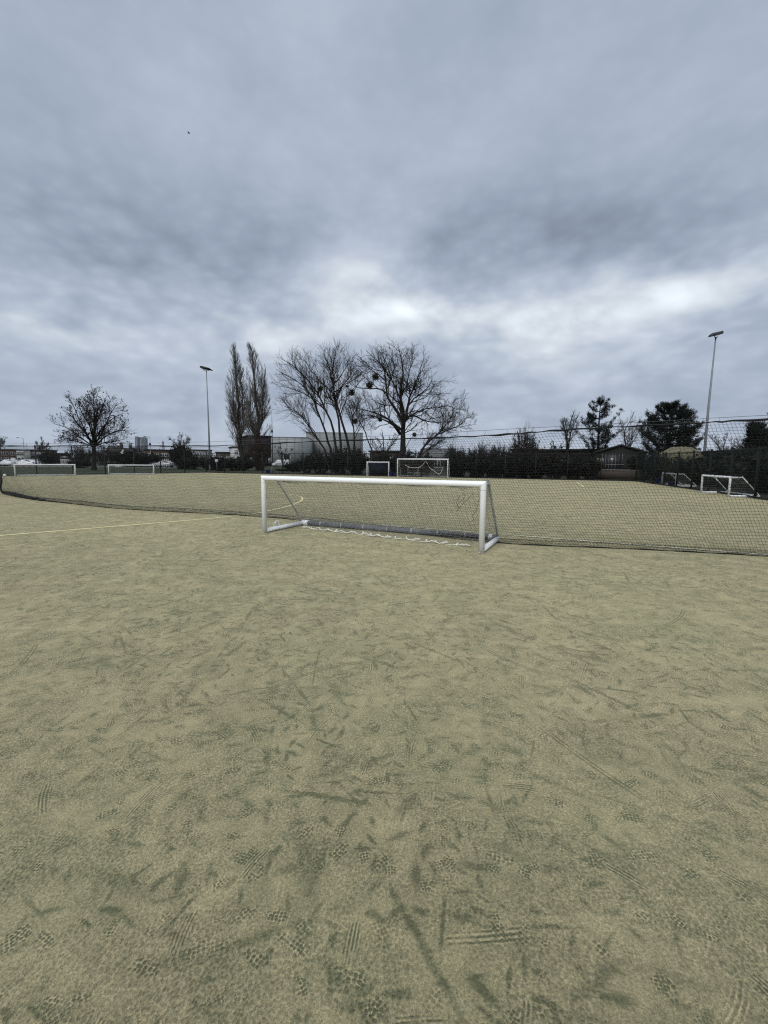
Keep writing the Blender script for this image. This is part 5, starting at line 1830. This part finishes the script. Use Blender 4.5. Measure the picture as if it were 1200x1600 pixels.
GC = 'cars parked beyond the left fence'
cw = vehicle('white car beyond the fence left of the farthest left goal post', GC, M['car_white'])
place(cw, 14, 95, R(185))
pp = at(42, 730, 92)
dup(cw, (pp[0], pp[1], 0), R(176), 'white car seen over the crossbar of the farthest left goal', GC)
cs = vehicle('silver car behind the white ones near the brick flats', GC, M['car_silver'])
place(cs, 37, 124, R(10))
pp = at(58, 730, 122)
dup(cs, (pp[0], pp[1], 0), R(12), 'silver car right of the other silver one before the brown flats', GC)
pp = at(232, 730, 104)
dup(cs, (pp[0], pp[1], 0), R(195), 'silver car below the street lamp by the tower block', GC)
pp = at(256, 730, 96)
dup(cs, (pp[0], pp[1], 0), R(170), 'silver car left of the tall dark bush', GC)
cn = vehicle('navy car cut off at the left edge', GC, M['car_navy'])
place(cn, -2, 101, R(178))
cg = vehicle('dark grey car right of the tall dark bush', GC, M['car_grey'])
place(cg, 305, 96, R(182))
vn = vehicle('white van parked on the lawn before the warehouse loading door', None, M['car_white'], True)
place(vn, 438.5, 128, R(205))
vv_ = at(369, 730, 112)
dup(vn, (vv_[0], vv_[1], 0), R(250), 'white van half hidden behind the lefthand poplar', None)


# ------------------------------------------------------------------ small things
def sign(label, px, ytop, ybot, wpx, Y, post_top=None):
    c = at(px, (ytop + ybot) / 2, Y)
    root = thing('sign', label, 'sign', (c[0], c[1], 0))
    h_ = (ybot - ytop) / FPX * Y
    w_ = wpx / FPX * Y
    b = MB()
    b.box((0, -0.05, c[2]), (w_, 0.02, h_))
    b.build('board', M['sign_white'], root)
    b = MB()
    t_ = at(px, post_top, Y)[2] if post_top else c[2] + h_ / 2
    b.tube([[0, 0, 0], [0, 0, t_]], 0.03, 6)
    b.build('post', M['galv'], root)
    return root


sign('small white square sign right of the left floodlight', 338.5, 718, 722.2, 4.4, 63)
sign('white square sign on a tall pole in front of the warehouse', 497.5, 718, 722.5, 5, 61, 706)
sign('pale grey board on the fence above the farthest left goal', 21.5, 716, 728.5, 7.2, 41.5)
sign('low white board behind the crossbar of the goal by the pale houses', 185, 727.2, 729.6, 8.5, 60)
c = at(425.3, 738, 58.5)
b = MB()
b.tube([[0, 0, -0.02], [0, 0, 0.72], [0, 0, 0.78]], [0.10, 0.10, 0.05], 10)
o = b.build('marker_post', M['timber_pale'])
o.location = (c[0], c[1], 0)
tag(o, 'short pale post beside the blue tub under the white van', 'post')


def tub(label, px, py, Y, r_, h_, lying=False):
    p = at(px, py, Y)
    root = thing('plastic_tub', label, 'tub', (p[0], p[1], 0.0), 0, 'blue plastic tubs')
    b = MB()
    b.lathe([(0.001, 0.0), (r_ * 0.8, 0.0), (r_ * 0.86, 0.02), (r_, h_ * 0.95), (r_ * 1.08, h_ * 0.96), (r_ * 1.08, h_), (r_ * 0.95, h_), (r_ * 0.78, 0.03), (0.001, 0.03)], 18)
    b.build('body', M['blue_plastic'], root, False)
    b = MB()
    for s_ in (-1, 1):
        t_ = np.linspace(0, PI, 8)
        b.tube(np.c_[s_ * (r_ * 1.05 + 0.03 * np.sin(t_)), 0.08 * np.cos(t_), np.full(8, h_ * 0.9)], 0.012, 5)
    b.build('handle', M['blue_plastic'], root)
    return root


tub('blue tub by the short pale post at the far fence', 418.5, 738, 55.5, 0.26, 0.46)
tub('upright blue tub left of the smaller right goal', 1026.8, 755, 35.2, 0.15, 0.46)
tub('low blue tub inside the smaller right goal', 1050, 757, 32.2, 0.27, 0.25)
tub('dim blue tub between the two far goals', 612, 743, 48.5, 0.22, 0.5)
# ball and cone
p = G(7.5, 744.8)
b = MB()
th = np.linspace(-PI / 2, PI / 2, 13)
b.lathe([(max(0.001, 0.12 * math.cos(a)), 0.12 + 0.12 * math.sin(a)) for a in th], 18)
o = b.build('football', M['far_white'], None, True)
o.location = (p[0], p[1], 0)
tag(o, 'white ball on the turf by the farthest left goal', 'ball')
p = G(234.3, 746.6)
b = MB()
b.lathe([(0.001, 0.005), (0.12, 0.005), (0.12, 0.015), (0.075, 0.03), (0.025, 0.17), (0.001, 0.175)], 16)
o = b.build('marker_cone', M['yellow_plastic'], None, True)
o.location = (p[0], p[1], 0)
tag(o, 'tiny pale yellow marker cone in front of the second left goal', 'cone')
# bird
p = at(295, 208, 60)
bd = thing('bird', 'small dark bird flying high in the grey sky', 'bird', p)
b = MB()
b.tube([[-0.16, 0, 0], [-0.08, 0, 0.01], [0.02, 0, 0.01], [0.12, 0, 0.0], [0.19, 0, 0.0]], [0.01, 0.05, 0.06, 0.035, 0.008], 10)
b.addq([[-0.05, 0.02, 0.02], [0.07, 0.02, 0.02], [0.02, 0.26, 0.10], [-0.06, 0.24, 0.10]], [[0, 1, 2, 3]])
b.addq([[-0.05, -0.02, 0.02], [0.07, -0.02, 0.02], [0.02, -0.26, 0.07], [-0.06, -0.24, 0.07]], [[0, 3, 2, 1]])
b.build('body', M['bird'], bd)
